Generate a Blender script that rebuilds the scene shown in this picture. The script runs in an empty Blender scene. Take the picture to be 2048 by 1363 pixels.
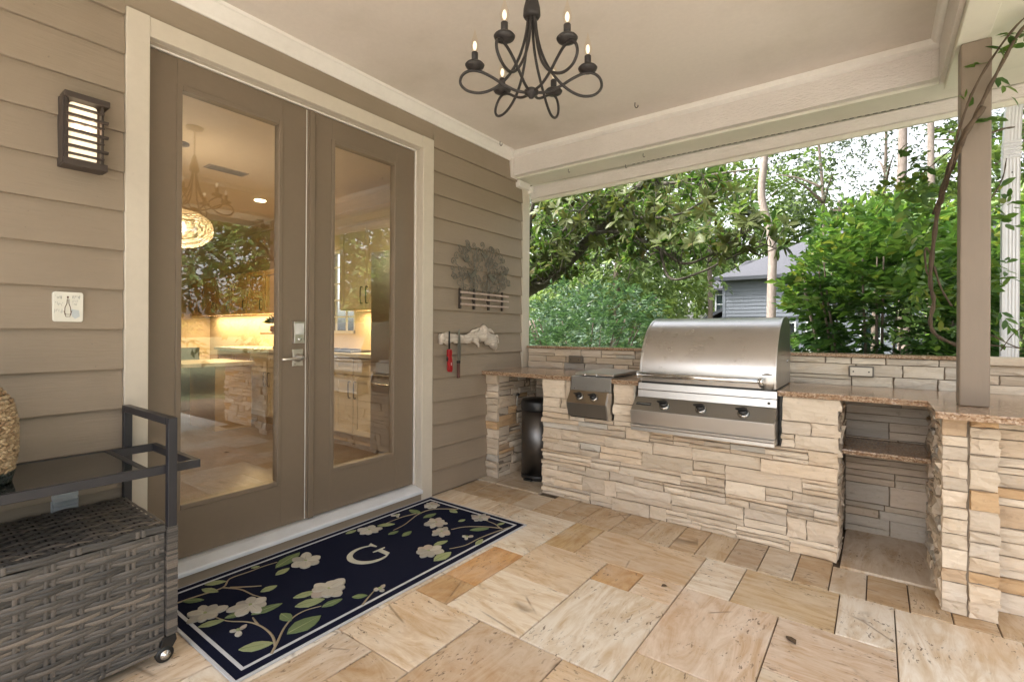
import bpy, bmesh, math, random
import numpy as np
from mathutils import Vector, Matrix, noise

SC = bpy.context.scene
COL = SC.collection
PI = math.pi
R = random.Random(7)

# ------------------------------------------------------------------ camera
cam_d = bpy.data.cameras.new('camera')
cam = bpy.data.objects.new('camera', cam_d); COL.objects.link(cam)
cam_d.sensor_fit = 'HORIZONTAL'; cam_d.sensor_width = 36.0; cam_d.lens = 17.25
cam_d.shift_y = -0.0087
cam_d.clip_start = 0.05; cam_d.clip_end = 600
YAW = math.radians(36.638)
cam.matrix_world = (Matrix.Translation((2.715, 0.0, 1.25)) @ Matrix.Rotation(YAW, 4, 'Z')
                    @ Matrix.Rotation(PI/2, 4, 'X') @ Matrix.Rotation(math.radians(0.345), 4, 'Z'))
SC.camera = cam

# ------------------------------------------------------------------ sky, sun, exposure
W = bpy.data.worlds.new('World'); SC.world = W; W.use_nodes = True
wn = W.node_tree.nodes; wl = W.node_tree.links
SUN_EL, SUN_AZ = math.radians(52), math.radians(232)     # azimuth: clockwise from +Y
sky = wn.new('ShaderNodeTexSky'); sky.sky_type = 'NISHITA'; sky.sun_disc = False
sky.sun_elevation = SUN_EL; sky.sun_rotation = SUN_AZ
sky.air_density = 1.0; sky.dust_density = 6.0; sky.ozone_density = 0.6
bgn = wn['Background']
bw_ = wn.new('ShaderNodeRGBToBW'); wl.new(sky.outputs[0], bw_.inputs[0])          # overcast: the sky's own light, mostly without its blue
ov_ = wn.new('ShaderNodeMix'); ov_.data_type = 'RGBA'; ov_.blend_type = 'MULTIPLY'; ov_.inputs[0].default_value = 1.0
wl.new(bw_.outputs[0], ov_.inputs[6]); ov_.inputs[7].default_value = (1.02, 1.0, .97, 1)
mx_ = wn.new('ShaderNodeMix'); mx_.data_type = 'RGBA'; mx_.inputs[0].default_value = .78
wl.new(sky.outputs[0], mx_.inputs[6]); wl.new(ov_.outputs[2], mx_.inputs[7]); wl.new(mx_.outputs[2], bgn.inputs[0]); bgn.inputs[1].default_value = 0.15
sun_d = bpy.data.lights.new('sun', 'SUN'); sun_d.energy = 1.5; sun_d.angle = math.radians(18)
sun_d.color = (1.0, 0.95, 0.88)
sun = bpy.data.objects.new('sun', sun_d); COL.objects.link(sun)
sdir = Vector((math.sin(SUN_AZ)*math.cos(SUN_EL), math.cos(SUN_AZ)*math.cos(SUN_EL), math.sin(SUN_EL)))
sun.rotation_euler = sdir.to_track_quat('Z', 'Y').to_euler(); sun.location = (6, -6, 12)
SC.view_settings.view_transform = 'Standard'; SC.view_settings.look = 'None'
SC.view_settings.exposure = 2.68; SC.view_settings.gamma = 1.0
SC.view_settings.use_curve_mapping = False
SC.cycles.max_bounces = 10; SC.cycles.diffuse_bounces = 6; SC.cycles.glossy_bounces = 5
SC.cycles.transparent_max_bounces = 12; SC.cycles.transmission_bounces = 6
SC.cycles.sample_clamp_indirect = 6.0
try:
    SC.cycles.use_denoising = True
except Exception:
    pass

# ------------------------------------------------------------------ materials
class NT:
    def __init__(s, name):
        s.m = bpy.data.materials.new(name); s.m.use_nodes = True
        s.t = s.m.node_tree; s.b = s.t.nodes['Principled BSDF']; s.out = s.t.nodes['Material Output']
    def n(s, typ, **kw):
        x = s.t.nodes.new(typ)
        for k, v in kw.items():
            if hasattr(x, k): setattr(x, k, v)
        return x
    def set(s, node, inp, v):
        i = node.inputs[inp]
        if isinstance(v, bpy.types.NodeSocket): s.t.links.new(v, i)
        else:
            if isinstance(v, (tuple, list)) and len(v) == 3 and i.type == 'RGBA': v = (*v, 1)
            i.default_value = v
        return node
    def bs(s, **kw):
        for k, v in kw.items(): s.set(s.b, k.replace('_', ' '), v)
    def coord(s, scale=(1, 1, 1), kind='Object', rnd=False, rot=(0, 0, 0)):
        c = s.n('ShaderNodeTexCoord'); o = c.outputs[kind]
        if rnd:
            oi = s.n('ShaderNodeObjectInfo'); ml = s.n('ShaderNodeMath', operation='MULTIPLY')
            s.set(ml, 0, oi.outputs['Random']); s.set(ml, 1, 73.0)
            va = s.n('ShaderNodeVectorMath', operation='ADD'); s.set(va, 0, o); s.set(va, 1, ml.outputs[0]); o = va.outputs[0]
        mp = s.n('ShaderNodeMapping'); s.set(mp, 'Vector', o); s.set(mp, 'Scale', scale); s.set(mp, 'Rotation', rot)
        return mp.outputs[0]
    def noise(s, vec, scale=5, detail=4, rough=.55, dist=0.0):
        x = s.n('ShaderNodeTexNoise'); s.set(x, 'Vector', vec); s.set(x, 'Scale', scale); s.set(x, 'Detail', detail)
        s.set(x, 'Roughness', rough); s.set(x, 'Distortion', dist); return x.outputs['Fac']
    def vor(s, vec, scale=5, feature='F1', out='Distance'):
        x = s.n('ShaderNodeTexVoronoi', feature=feature); s.set(x, 'Vector', vec); s.set(x, 'Scale', scale); return x.outputs[out]
    def ramp(s, fac, stops):
        x = s.n('ShaderNodeValToRGB'); s.set(x, 'Fac', fac); e = x.color_ramp.elements
        while len(e) < len(stops): e.new(.5)
        for i, (p, c) in enumerate(stops):
            e[i].position = p; e[i].color = (*c, 1) if isinstance(c, (tuple, list)) else (c, c, c, 1)
        return x.outputs['Color']
    def mix(s, fac, a, b, mode='MIX'):
        x = s.n('ShaderNodeMix', data_type='RGBA', blend_type=mode)
        for i, v in ((0, fac), (6, a), (7, b)):
            if isinstance(v, bpy.types.NodeSocket): s.t.links.new(v, x.inputs[i])
            else: x.inputs[i].default_value = (*v, 1) if isinstance(v, (tuple, list)) and len(v) == 3 else v
        return x.outputs[2]
    def math(s, op, a, b=0.0):
        x = s.n('ShaderNodeMath', operation=op); s.set(x, 0, a); s.set(x, 1, b); return x.outputs[0]
    def bump(s, h, strength=.3, dist=.01, normal=None):
        x = s.n('ShaderNodeBump'); s.set(x, 'Height', h); s.set(x, 'Strength', strength); s.set(x, 'Distance', dist)
        if normal is not None: s.set(x, 'Normal', normal)
        return x.outputs[0]

def M_plain(name, col, rough=.5, metal=0.0, var=.06, scale=14, bump=.0, spec=.5):
    t = NT(name); v = t.coord(); nz = t.noise(v, scale, 4)
    c = t.mix(nz, tuple(x*(1-var*2) for x in col), tuple(min(1, x*(1+var*2)) for x in col))
    t.bs(Base_Color=c, Roughness=rough, Metallic=metal)
    t.set(t.b, 'Specular IOR Level', spec)
    if bump: t.bs(Normal=t.bump(t.noise(v, scale*6, 3), bump, .004))
    return t.m

def M_paint(name, col, rough=.5, stretch=(1, 1, 1), gs=30, bump=.25, dirt=.25, dirtcol=None, dscale=2.2, rnd=True, bdist=.004):
    t = NT(name); v = t.coord(stretch, rnd=rnd); v2 = t.coord((1, 1, 1), rnd=rnd)
    g = t.noise(v, gs, 5, .6, .4)
    d = t.ramp(t.noise(v2, dscale, 6, .62), [(.45, 0), (.78, 1)])
    dc = dirtcol or tuple(x*.6 for x in col)
    c1 = t.mix(g, tuple(x*.93 for x in col), tuple(min(1, x*1.06) for x in col))
    c = t.mix(t.math('MULTIPLY', d, dirt), c1, dc)
    sp = t.ramp(t.noise(v2, 60, 2, .5), [(.74, 0), (.80, 1)])
    c = t.mix(t.math('MULTIPLY', sp, .35*min(1, dirt*3)), c, tuple(x*.35 for x in col))
    t.bs(Base_Color=c, Roughness=t.mix(g, (rough-.06,)*3, (rough+.08,)*3), Normal=t.bump(g, bump, bdist))
    return t.m

def M_objcol(name, kind):
    """stone faces and travertine: the object's own colour, streaked, veined and pitted."""
    t = NT(name); oi = t.n('ShaderNodeObjectInfo'); base = oi.outputs['Color']
    if kind == 'stone':
        v = t.coord((3.5, 3.5, 26), rnd=True); v1 = t.coord((1, 1, 1), rnd=True)
        a = t.noise(v, 1.6, 6, .62, .5); b = t.noise(v1, 9, 5, .6)
        c = t.mix(t.ramp(a, [(.35, 0), (.7, 1)]), t.mix(1, base, (.88, .85, .81), 'MULTIPLY'), base)
        c = t.mix(t.math('MULTIPLY', t.ramp(b, [(.55, 0), (.72, 1)]), .35), c, t.mix(1, base, (.93, .80, .64), 'MULTIPLY'))
        c = t.mix(t.math('MULTIPLY', t.ramp(t.noise(v1, 34, 4), [(.6, 0), (.75, 1)]), .4), c, t.mix(1, base, (.5, .46, .42), 'MULTIPLY'))
        h = t.math('ADD', a, t.math('MULTIPLY', t.noise(v1, 45, 5), .5))
        t.bs(Base_Color=c, Roughness=.85, Normal=t.bump(h, .55, .012)); t.set(t.b, 'Specular IOR Level', .25)
    else:
        st = (1.7, 8, 1) if kind == 'tx' else (8, 1.7, 1)
        st2 = (12, 30, 1) if kind == 'tx' else (30, 12, 1)
        v = t.coord(st, rnd=True); v1 = t.coord(rnd=True); v2 = t.coord(st2, rnd=True)
        a = t.noise(v, 1.3, 8, .70, 2.2); b = t.noise(v1, 6, 5, .6, .8)
        c = t.mix(t.ramp(a, [(.36, 0), (.60, 1)]), t.mix(1, base, (.73, .61, .46), 'MULTIPLY'), base)
        st3 = t.ramp(t.noise(t.coord((3, 3, 3)), .62, 5, .6, .6), [(.50, 0), (.70, 1)])
        c = t.mix(t.math('MULTIPLY', st3, .55), c, t.mix(1, base, (.74, .55, .36), 'MULTIPLY'))
        c = t.mix(t.math('MULTIPLY', t.ramp(b, [(.42, 0), (.75, 1)]), .6), c, t.mix(.5, base, (.74, .70, .64)))
        crack = t.ramp(t.vor(t.coord((2.2, 2.2, 2.2), rnd=True), 1.0, 'DISTANCE_TO_EDGE'), [(0, 1), (.016, 0)])
        cm = t.math('MULTIPLY', crack, t.ramp(t.noise(v1, 4, 3), [(.56, 0), (.64, 1)]))
        pits = t.ramp(t.noise(v2, 2.6, 3, .6, .6), [(.60, 0), (.66, 1)])
        pm = t.math('MULTIPLY', pits, t.ramp(t.noise(v1, 4.5, 3), [(.46, 0), (.58, 1)]))
        hole = t.math('MAXIMUM', t.math('MULTIPLY', cm, .8), pm)
        c = t.mix(t.math('MULTIPLY', hole, .8), c, (.12, .075, .04))
        h = t.math('SUBTRACT', t.math('MULTIPLY', a, .15), hole)
        t.bs(Base_Color=c, Roughness=t.mix(b, (.36,)*3, (.6,)*3), Normal=t.bump(h, .5, .004)); t.set(t.b, 'Specular IOR Level', .4)
    return t.m

def M_steel(name, col=(.56, .55, .54), rough=.3, stretch=(2, 60, 60), b=.03):
    t = NT(name); v = t.coord(stretch); g = t.noise(v, 4, 5, .7); k = t.noise(t.coord(), 5, 4)
    t.bs(Base_Color=t.mix(k, tuple(x*.92 for x in col), tuple(min(1, x*1.06) for x in col)), Metallic=1.0,
         Roughness=t.math('ADD', t.mix(g, (rough-.06,)*3, (rough+.08,)*3), t.math('MULTIPLY', t.ramp(t.noise(t.coord(), 9, 5, .65), [(.30, 0), (.85, 1)]), .07)), Normal=t.bump(g, b, .002))
    return t.m

def M_emit(name, col, strength, base=(.8, .8, .8)):
    t = NT(name); t.bs(Base_Color=base, Roughness=.4); t.set(t.b, 'Emission Color', col); t.b.inputs['Emission Strength'].default_value = strength
    return t.m

def M_glass(name, tint=(.97, .98, .97), k=3.0, rough=0.0):
    t = NT(name); tr = t.n('ShaderNodeBsdfTransparent'); t.set(tr, 'Color', tint)
    gl = t.n('ShaderNodeBsdfGlossy'); t.set(gl, 'Color', (1, 1, 1)); t.set(gl, 'Roughness', rough)
    wv = t.noise(t.coord(), 3.0, 1); t.set(gl, 'Normal', t.bump(wv, .012, .02))
    ge = t.n('ShaderNodeNewGeometry'); dp = t.n('ShaderNodeVectorMath', operation='DOT_PRODUCT')   # Schlick, the same from both faces of the pane
    t.set(dp, 0, ge.outputs['Incoming']); t.set(dp, 1, ge.outputs['Normal'])
    c5 = t.math('POWER', t.math('SUBTRACT', 1.0, t.math('ABSOLUTE', dp.outputs['Value'])), 5.0)
    f = t.math('MINIMUM', t.math('MULTIPLY', t.math('ADD', t.math('MULTIPLY', c5, .96), .04), k), 1.0)
    mx = t.n('ShaderNodeMixShader'); t.set(mx, 0, f)
    t.t.links.new(tr.outputs[0], mx.inputs[1]); t.t.links.new(gl.outputs[0], mx.inputs[2]); t.t.links.new(mx.outputs[0], t.out.inputs[0])
    return t.m

def M_leaf(name, stops, trans=.3, rough=.42, spec=.4, back=None):
    """leaf colour runs along a per-leaf random attribute"""
    t = NT(name); at = t.n('ShaderNodeAttribute', attribute_name='tint'); c = t.ramp(at.outputs['Fac'], stops)
    if back is not None:
        ge = t.n('ShaderNodeNewGeometry'); c = t.mix(ge.outputs['Backfacing'], c, t.mix(.7, c, back))
    t.bs(Base_Color=c, Roughness=rough); t.set(t.b, 'Specular IOR Level', spec)
    tl = t.n('ShaderNodeBsdfTranslucent'); t.set(tl, 'Color', t.mix(1, c, (1.15, 1.25, .68), 'MULTIPLY'))
    mx = t.n('ShaderNodeMixShader'); t.set(mx, 0, trans)
    t.t.links.new(t.b.outputs[0], mx.inputs[1]); t.t.links.new(tl.outputs[0], mx.inputs[2]); t.t.links.new(mx.outputs[0], t.out.inputs[0])
    return t.m

def M_granite(name):
    t = NT(name); v = t.coord()
    a = t.vor(v, 130, out='Color'); bw = t.n('ShaderNodeRGBToBW'); t.set(bw, 0, a)
    n1 = t.noise(v, 60, 6, .7); n2 = t.noise(v, 7, 4)
    f = t.math('ADD', t.math('MULTIPLY', bw.outputs[0], .55), t.math('MULTIPLY', n1, .5))
    c = t.ramp(f, [(.2, (.05, .03, .02)), (.38, (.22, .13, .075)), (.55, (.36, .25, .165)), (.75, (.48, .37, .27)), (.9, (.55, .46, .37))])
    c = t.mix(t.math('MULTIPLY', t.ramp(n2, [(.4, 0), (.7, 1)]), .45), c, (.30, .17, .09))
    t.bs(Base_Color=c, Roughness=.16, Normal=t.bump(n1, .04, .002))
    return t.m

def M_wicker(name, cols):
    t = NT(name); at = t.n('ShaderNodeAttribute', attribute_name='tint'); v = t.coord((4, 90, 90))
    c = t.mix(t.math('MULTIPLY', t.noise(v, 2, 3), .6), t.ramp(at.outputs['Fac'], cols), (.05, .045, .04))
    t.bs(Base_Color=c, Roughness=.42, Normal=t.bump(t.noise(t.coord((2, 120, 120)), 3, 3), .3, .002))
    return t.m

def M_carpet(name, col, var=.25):
    t = NT(name); v = t.coord(); a = t.noise(v, 420, 2); b = t.noise(v, 22, 4)
    c = t.mix(a, tuple(x*(1-var) for x in col), tuple(min(1, x*(1+var)) for x in col))
    c = t.mix(t.math('MULTIPLY', b, .3), c, tuple(x*.75 for x in col))
    t.bs(Base_Color=c, Roughness=.95, Normal=t.bump(a, .6, .004)); t.set(t.b, 'Specular IOR Level', .1)
    return t.m

def M_wood(name, c1, c2, stretch=(1, 20, 20), rough=.5, scale=2.5):
    t = NT(name); v = t.coord(stretch, rnd=True); a = t.noise(v, scale, 6, .65, 1.0)
    t.bs(Base_Color=t.ramp(a, [(.3, c1), (.7, c2)]), Roughness=rough, Normal=t.bump(a, .2, .003))
    return t.m

SIDING = M_paint('taupe_siding_paint', (.295, .236, .176), .55, (7, .8, 11), 9, .6, .35, (.21, .165, .12))
TRIM = M_paint('beige_trim_paint', (.60, .54, .455), .45, (1, 1, 1), 25, .12, .16)
DOORP = M_paint('taupe_door_paint', (.195, .150, .107), .36, (1, 1, 1), 30, .06, .12)
WHITE = M_paint('white_trim_paint', (.80, .77, .735), .45, (1, 1, 1), 30, .15, .2, (.45, .38, .3))
BEAMP = M_paint('worn_pinkish_white_paint', (.73, .68, .645), .55, (1, 2, 3), 34, .8, .25, (.42, .35, .3), bdist=.012)
SOFFIT = M_paint('pale_soffit_paint', (.70, .68, .58), .5, (1, 1, 1), 12, .2, .3, (.48, .47, .38))
CEIL = M_paint('cream_ceiling_paint', (.72, .655, .60), .6, (1, 1, 1), 40, .15, .75, (.52, .465, .39), 1.1)
POSTP = M_paint('brown_grey_post_paint', (.225, .175, .132), .5, (8, 8, 1), 8, .25, .2)
STONE = M_objcol('ledge_stone', 'stone'); TVX = M_objcol('travertine_along', 'tx'); TVY = M_objcol('travertine_across', 'ty')
MORTAR = M_plain('mortar', (.21, .17, .13), .95, var=.15, scale=30, bump=.5)
GROUT = M_plain('grout', (.12, .088, .06), .95, var=.2, scale=40, bump=.4)
GRANITE = M_granite('brown_granite')
STEEL = M_steel('brushed_steel'); STEELV = M_steel('brushed_steel_vertical', stretch=(60, 60, 2), rough=.28)
STEELD = M_steel('dull_steel', (.34, .33, .31), .34); CHROME = M_steel('chrome', (.72, .72, .72), .12)
NICKEL = M_steel('satin_nickel', (.66, .63, .58), .26, (20, 20, 20))
ALU = M_plain('aluminium_sill', (.72, .74, .78), .45, .1, var=.08, scale=8, bump=.05)
BLACKP = M_plain('black_plastic', (.012, .012, .013), .35)
IRON = M_plain('dark_wrought_iron', (.028, .024, .024), .5, var=.3, scale=60, bump=.3)
BRONZE = M_plain('dark_bronze', (.05, .036, .03), .45, var=.15)
CARTM = M_plain('charcoal_powder_coat', (.020, .020, .026), .42, var=.1)

# ------------------------------------------------------------------ mesh helpers
ORG = {}
def _org(p): return ORG.get(p.name, Vector((0, 0, 0))) if p is not None else Vector((0, 0, 0))

class MB:
    def __init__(s): s.v = []; s.f = []; s.sm = []; s.t = []
    def add(s, vs, fs, smooth=False, tint=None):
        o = len(s.v); s.v += [tuple(x) for x in vs]; s.f += [tuple(i+o for i in f) for f in fs]; s.sm += [smooth]*len(fs)
        s.t += [0.5 if tint is None else tint]*len(vs)
        return s
    def box(s, x0, x1, y0, y1, z0, z1, tint=None):
        vs = [(x, y, z) for z in (z0, z1) for y in (y0, y1) for x in (x0, x1)]
        return s.add(vs, [(0, 2, 3, 1), (4, 5, 7, 6), (0, 1, 5, 4), (2, 6, 7, 3), (0, 4, 6, 2), (1, 3, 7, 5)], False, tint)
    def prism(s, poly, a0, a1, axis='x', smooth=False):
        """poly: 2D points in the plane across axis (x: (y,z), y: (x,z), z: (x,y))"""
        def P(p, a): return {'x': (a, p[0], p[1]), 'y': (p[0], a, p[1]), 'z': (p[0], p[1], a)}[axis]
        n = len(poly); vs = [P(p, a0) for p in poly]+[P(p, a1) for p in poly]
        fs = [(i, (i+1) % n, n+(i+1) % n, n+i) for i in range(n)]
        s.add(vs, fs, smooth); o = len(s.v)-2*n
        s.f += [tuple(o+i for i in range(n))[::-1], tuple(o+n+i for i in range(n))]; s.sm += [False, False]
        return s
    def tube(s, pts, r, n=8, closed=False, smooth=True, tint=None, flat=1.0):
        pts = [Vector(p) for p in pts]; m = len(pts)
        rs = r if isinstance(r, (list, tuple)) else [r]*m
        vs = []; up = Vector((0, 0, 1)); prevn = None
        for i, p in enumerate(pts):
            a = pts[(i-1) % m] if (closed or i > 0) else p
            b = pts[(i+1) % m] if (closed or i < m-1) else p
            d = (b-a)
            if d.length < 1e-9: d = Vector((0, 0, 1))
            d.normalize()
            if prevn is None:
                prevn = d.cross(up if abs(d.z) < .9 else Vector((1, 0, 0))).normalized()
            nn = (prevn - d*prevn.dot(d))
            nn = nn.normalized() if nn.length > 1e-6 else d.orthogonal().normalized()
            bb = d.cross(nn); prevn = nn
            for k in range(n):
                an = 2*PI*k/n; vs.append(p+nn*(rs[i]*math.cos(an))+bb*(rs[i]*flat*math.sin(an)))
        fs = []
        for i in range(m if closed else m-1):
            j = (i+1) % m
            for k in range(n):
                k2 = (k+1) % n; fs.append((i*n+k, i*n+k2, j*n+k2, j*n+k))
        if not closed: fs += [tuple(range(n))[::-1], tuple((m-1)*n+k for k in range(n))]
        return s.add(vs, fs, smooth, tint)
    def lathe(s, prof, c=(0, 0, 0), n=24, axis='z', smooth=True, sx=1.0, sy=1.0):
        vs = []; c = Vector(c)
        for r, z in prof:
            for k in range(n):
                a = 2*PI*k/n; x, y = r*math.cos(a)*sx, r*math.sin(a)*sy
                vs.append(c+Vector({'z': (x, y, z), 'x': (z, x, y), 'y': (y, z, x)}[axis]))
        fs = []
        for i in range(len(prof)-1):
            for k in range(n):
                k2 = (k+1) % n; fs.append((i*n+k, i*n+k2, (i+1)*n+k2, (i+1)*n+k))
        m = len(prof)
        if prof[0][0] > 1e-6: fs.append(tuple(range(n))[::-1])
        if prof[-1][0] > 1e-6: fs.append(tuple((m-1)*n+k for k in range(n)))
        return s.add(vs, fs, smooth)
    def ell(s, c, r, n=12, m=8):
        return s.lathe([(max(1e-7, math.sin(PI*i/m))*1.0, -math.cos(PI*i/m)) for i in range(m+1)], n=n) if False else s._ell(c, r, n, m)
    def _ell(s, c, r, n, m):
        vs = [(c[0]+r[0]*math.sin(PI*i/m)*math.cos(2*PI*k/n), c[1]+r[1]*math.sin(PI*i/m)*math.sin(2*PI*k/n), c[2]-r[2]*math.cos(PI*i/m)) for i in range(m+1) for k in range(n)]
        fs = [(i*n+k, i*n+(k+1) % n, (i+1)*n+(k+1) % n, (i+1)*n+k) for i in range(m) for k in range(n)]
        return s.add(vs, fs, True)
    def build(s, name, mat, parent=None, bevel=0.0, seg=2, color=None, tint=False):
        g = _org(parent); me = bpy.data.meshes.new(name)
        me.from_pydata([(v[0]-g.x, v[1]-g.y, v[2]-g.z) for v in s.v], [], s.f); me.update()
        for p, q in zip(me.polygons, s.sm): p.use_smooth = q
        if tint:
            at = me.attributes.new('tint', 'FLOAT', 'POINT'); at.data.foreach_set('value', np.array(s.t, dtype=np.float32))
        return link(name, me, mat, parent, bevel, seg, color)

def link(name, me, mat, parent=None, bevel=0.0, seg=2, color=None):
    o = bpy.data.objects.new(name, me); COL.objects.link(o)
    if mat is not None: me.materials.append(mat)
    if parent is not None: o.parent = parent; ORG[o.name] = _org(parent)
    else: ORG[o.name] = Vector((0, 0, 0))
    if bevel:
        b = o.modifiers.new('bevel', 'BEVEL'); b.width = bevel; b.segments = seg; b.limit_method = 'ANGLE'; b.angle_limit = math.radians(35)
    if color is not None: o.color = (*color, 1)
    return o

def tag(o, label=None, cat=None, group=None, kind=None):
    for k, v in (('label', label), ('category', cat), ('group', group), ('kind', kind)):
        if v: o[k] = v
    return o
def thing(name, label, cat, loc=(0, 0, 0), group=None, local=False, rotz=0.0):
    o = bpy.data.objects.new(name, None); COL.objects.link(o); o.location = loc; o.empty_display_size = .1
    if rotz: o.rotation_euler = (0, 0, rotz)
    ORG[o.name] = Vector((0, 0, 0)) if local else Vector(loc)
    return tag(o, label, cat, group)
def dup(o, parent=None):
    c = o.copy(); COL.objects.link(c); ORG[c.name] = ORG.get(o.name, Vector((0, 0, 0))).copy()
    if parent is not None: c.parent = parent
    for ch in list(o.children): dup(ch, c)
    return c
def B(name, mat, parent, x0, x1, y0, y1, z0, z1, bevel=0.002, color=None):
    return MB().box(x0, x1, y0, y1, z0, z1).build(name, mat, parent, bevel, 2, color)
def bez(pts, n=8, closed=False):
    """Catmull-Rom through the points"""
    P = [Vector(p) for p in pts]; out = []; m = len(P)
    for i in range(m if closed else m-1):
        p0 = P[(i-1) % m] if closed or i > 0 else P[i]*2-P[i+1]
        p1, p2 = P[i], P[(i+1) % m]
        p3 = P[(i+2) % m] if closed or i < m-2 else P[i+1]*2-P[i]
        for k in range(n):
            t = k/n; t2, t3 = t*t, t*t*t
            out.append(.5*((2*p1)+(p2-p0)*t+(2*p0-5*p1+4*p2-p3)*t2+(3*p1-p0-3*p2+p3)*t3))
    if not closed: out.append(P[-1])
    return out

def leaves(name, P, D, N, L, Wd, tint, mat, parent, fold=.18, curl=.15, hi=False):
    """many small folded leaves as one mesh; P base points, D direction, N face normal, L lengths, Wd width/length"""
    P = np.asarray(P, float); D = np.asarray(D, float); N = np.asarray(N, float); L = np.asarray(L, float)[:, None]
    D /= np.linalg.norm(D, axis=1)[:, None]+1e-9
    S = np.cross(D, N); S /= np.linalg.norm(S, axis=1)[:, None]+1e-9
    N = np.cross(S, D); Wd = np.asarray(Wd, float)
    Wd = Wd[:, None] if Wd.ndim else Wd
    hw = L*Wd*.5
    if hi:
        V = np.stack([P, P+D*L*.3+S*hw*.85+N*hw*fold, P+D*L*.3-S*hw*.85+N*hw*fold, P+D*L*.33,
                      P+D*L*.68+S*hw*.8+N*(hw*fold-L*curl*.45), P+D*L*.68-S*hw*.8+N*(hw*fold-L*curl*.45), P+D*L*.7-N*L*curl*.5, P+D*L-N*L*curl], 1)
        T = np.array([[0, 3, 1], [0, 2, 3], [1, 3, 6], [1, 6, 4], [3, 2, 5], [3, 5, 6], [4, 6, 7], [6, 5, 7]])
    else:
        V = np.stack([P, P+D*L*.45+S*hw+N*hw*fold, P+D*L*.45-S*hw+N*hw*fold, P+D*L-N*L*curl], 1)
        T = np.array([[0, 3, 1], [0, 2, 3]])
    k = V.shape[1]; n = len(P); F = (T[None]+(np.arange(n)*k)[:, None, None]).reshape(-1, 3)
    g = _org(parent); V = V.reshape(-1, 3)-np.array(g)
    me = bpy.data.meshes.new(name); me.vertices.add(len(V)); me.vertices.foreach_set('co', V.astype(np.float32).ravel())
    me.loops.add(F.size); me.loops.foreach_set('vertex_index', F.astype(np.int32).ravel())
    me.polygons.add(len(F)); me.polygons.foreach_set('loop_start', np.arange(0, F.size, 3, dtype=np.int32))
    me.polygons.foreach_set('loop_total', np.full(len(F), 3, dtype=np.int32))
    me.polygons.foreach_set('use_smooth', np.full(len(F), hi, dtype=bool))
    me.update(calc_edges=True); me.validate()
    at = me.attributes.new('tint', 'FLOAT', 'POINT'); at.data.foreach_set('value', np.repeat(np.asarray(tint, np.float32), k))
    return link(name, me, mat, parent)

# ------------------------------------------------------------------ the ground and the patio
MB().box(-80, 120, -80, 160, -.6, -.35).build('lawn', M_plain('lawn_green', (.10, .105, .05), .9, var=.3, scale=3), None)
tag(MB().box(4.02, 9.5, -6, 3.0, -.3, -.004).build('side_bounce_paving', M_plain('bounce_paving_stone', (.56, .53, .48), .6, var=.1, scale=2)), kind='structure')  # unseen paving added to bounce light onto the porch walls and ceiling
tag(MB().box(-.0, 4.015, -6, -1.04, -.3, -.004).build('rear_bounce_paving', bpy.data.materials['bounce_paving_stone']), kind='structure')  # same added bounce paving, out of view behind the camera
tag(bpy.data.objects['lawn'], kind='structure')
floor = MB().box(-.02, 7.0, -3.6, 4.1, -.34, -.012).build('patio_floor', GROUT)
tag(floor, kind='structure')

GX0, GM, GY0 = .926, .2065, 1.634
fixed = [(5, 7, 1, 4), (5, 6, 4, 6), (6, 8, 4, 6), (7, 9, 2, 4), (8, 9, 4, 6), (9, 11, 3, 6), (7, 9, 0, 2), (3, 4, 3, 4), (4, 5, 3, 4), (3, 5, 0, 3),
         (1, 3, 2, 4), (0, 1, 1, 3), (1, 3, 0, 2), (0, 1, 0, 1), (0, 2, -2, 0), (2, 4, -3, 0), (1, 2, 4, 6), (-1, 1, 3, 6), (2, 5, 4, 6),
         (5, 7, -1, 1), (4, 5, -2, 0), (9, 11, 1, 3)]
orange = {(0, 1, 1, 3): (.60, .36, .17), (0, 1, 0, 1): (.52, .35, .19), (3, 4, 3, 4): (.58, .37, .18), (1, 2, 4, 6): (.55, .40, .22), (2, 4, -3, 0): (.56, .43, .31),
          (5, 7, 1, 4): (.66, .53, .42), (6, 8, 4, 6): (.60, .47, .31), (3, 5, 0, 3): (.71, .64, .55), (7, 9, 2, 4): (.66, .53, .42), (9, 11, 3, 6): (.74, .67, .58),
          (8, 9, 4, 6): (.73, .66, .57), (1, 3, 0, 2): (.71, .62, .51), (0, 2, -2, 0): (.68, .57, .45)}
streak_x = {(1, 3, 0, 2), (0, 2, -2, 0), (2, 5, 4, 6), (6, 8, 4, 6), (7, 9, 2, 4)}
TILEC = [(.68, .58, .46), (.73, .65, .55), (.63, .50, .36), (.70, .60, .48), (.59, .44, .29), (.74, .67, .58), (.66, .55, .44)]
occ = set(); tl = []
rt = random.Random(3)
for t in fixed:
    tl.append(t)
    for i in range(t[0], t[1]):
        for j in range(t[2], t[3]): occ.add((i, j))
for j in range(5, -13, -1):
    for i in range(-5, 15):
        if (i, j) in occ: continue
        opts = [(2, 3), (3, 2), (2, 2), (1, 2), (2, 1), (2, 2), (1, 1)]; rt.shuffle(opts); opts.append((1, 1))
        for a, b in opts:
            cells = [(i+x, j-y) for x in range(a) for y in range(b)]
            if all(c not in occ and -5 <= c[0] < 15 and c[1] >= -13 for c in cells):
                occ.update(cells); tl.append((i, i+a, j-b+1, j+1)); break
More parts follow.
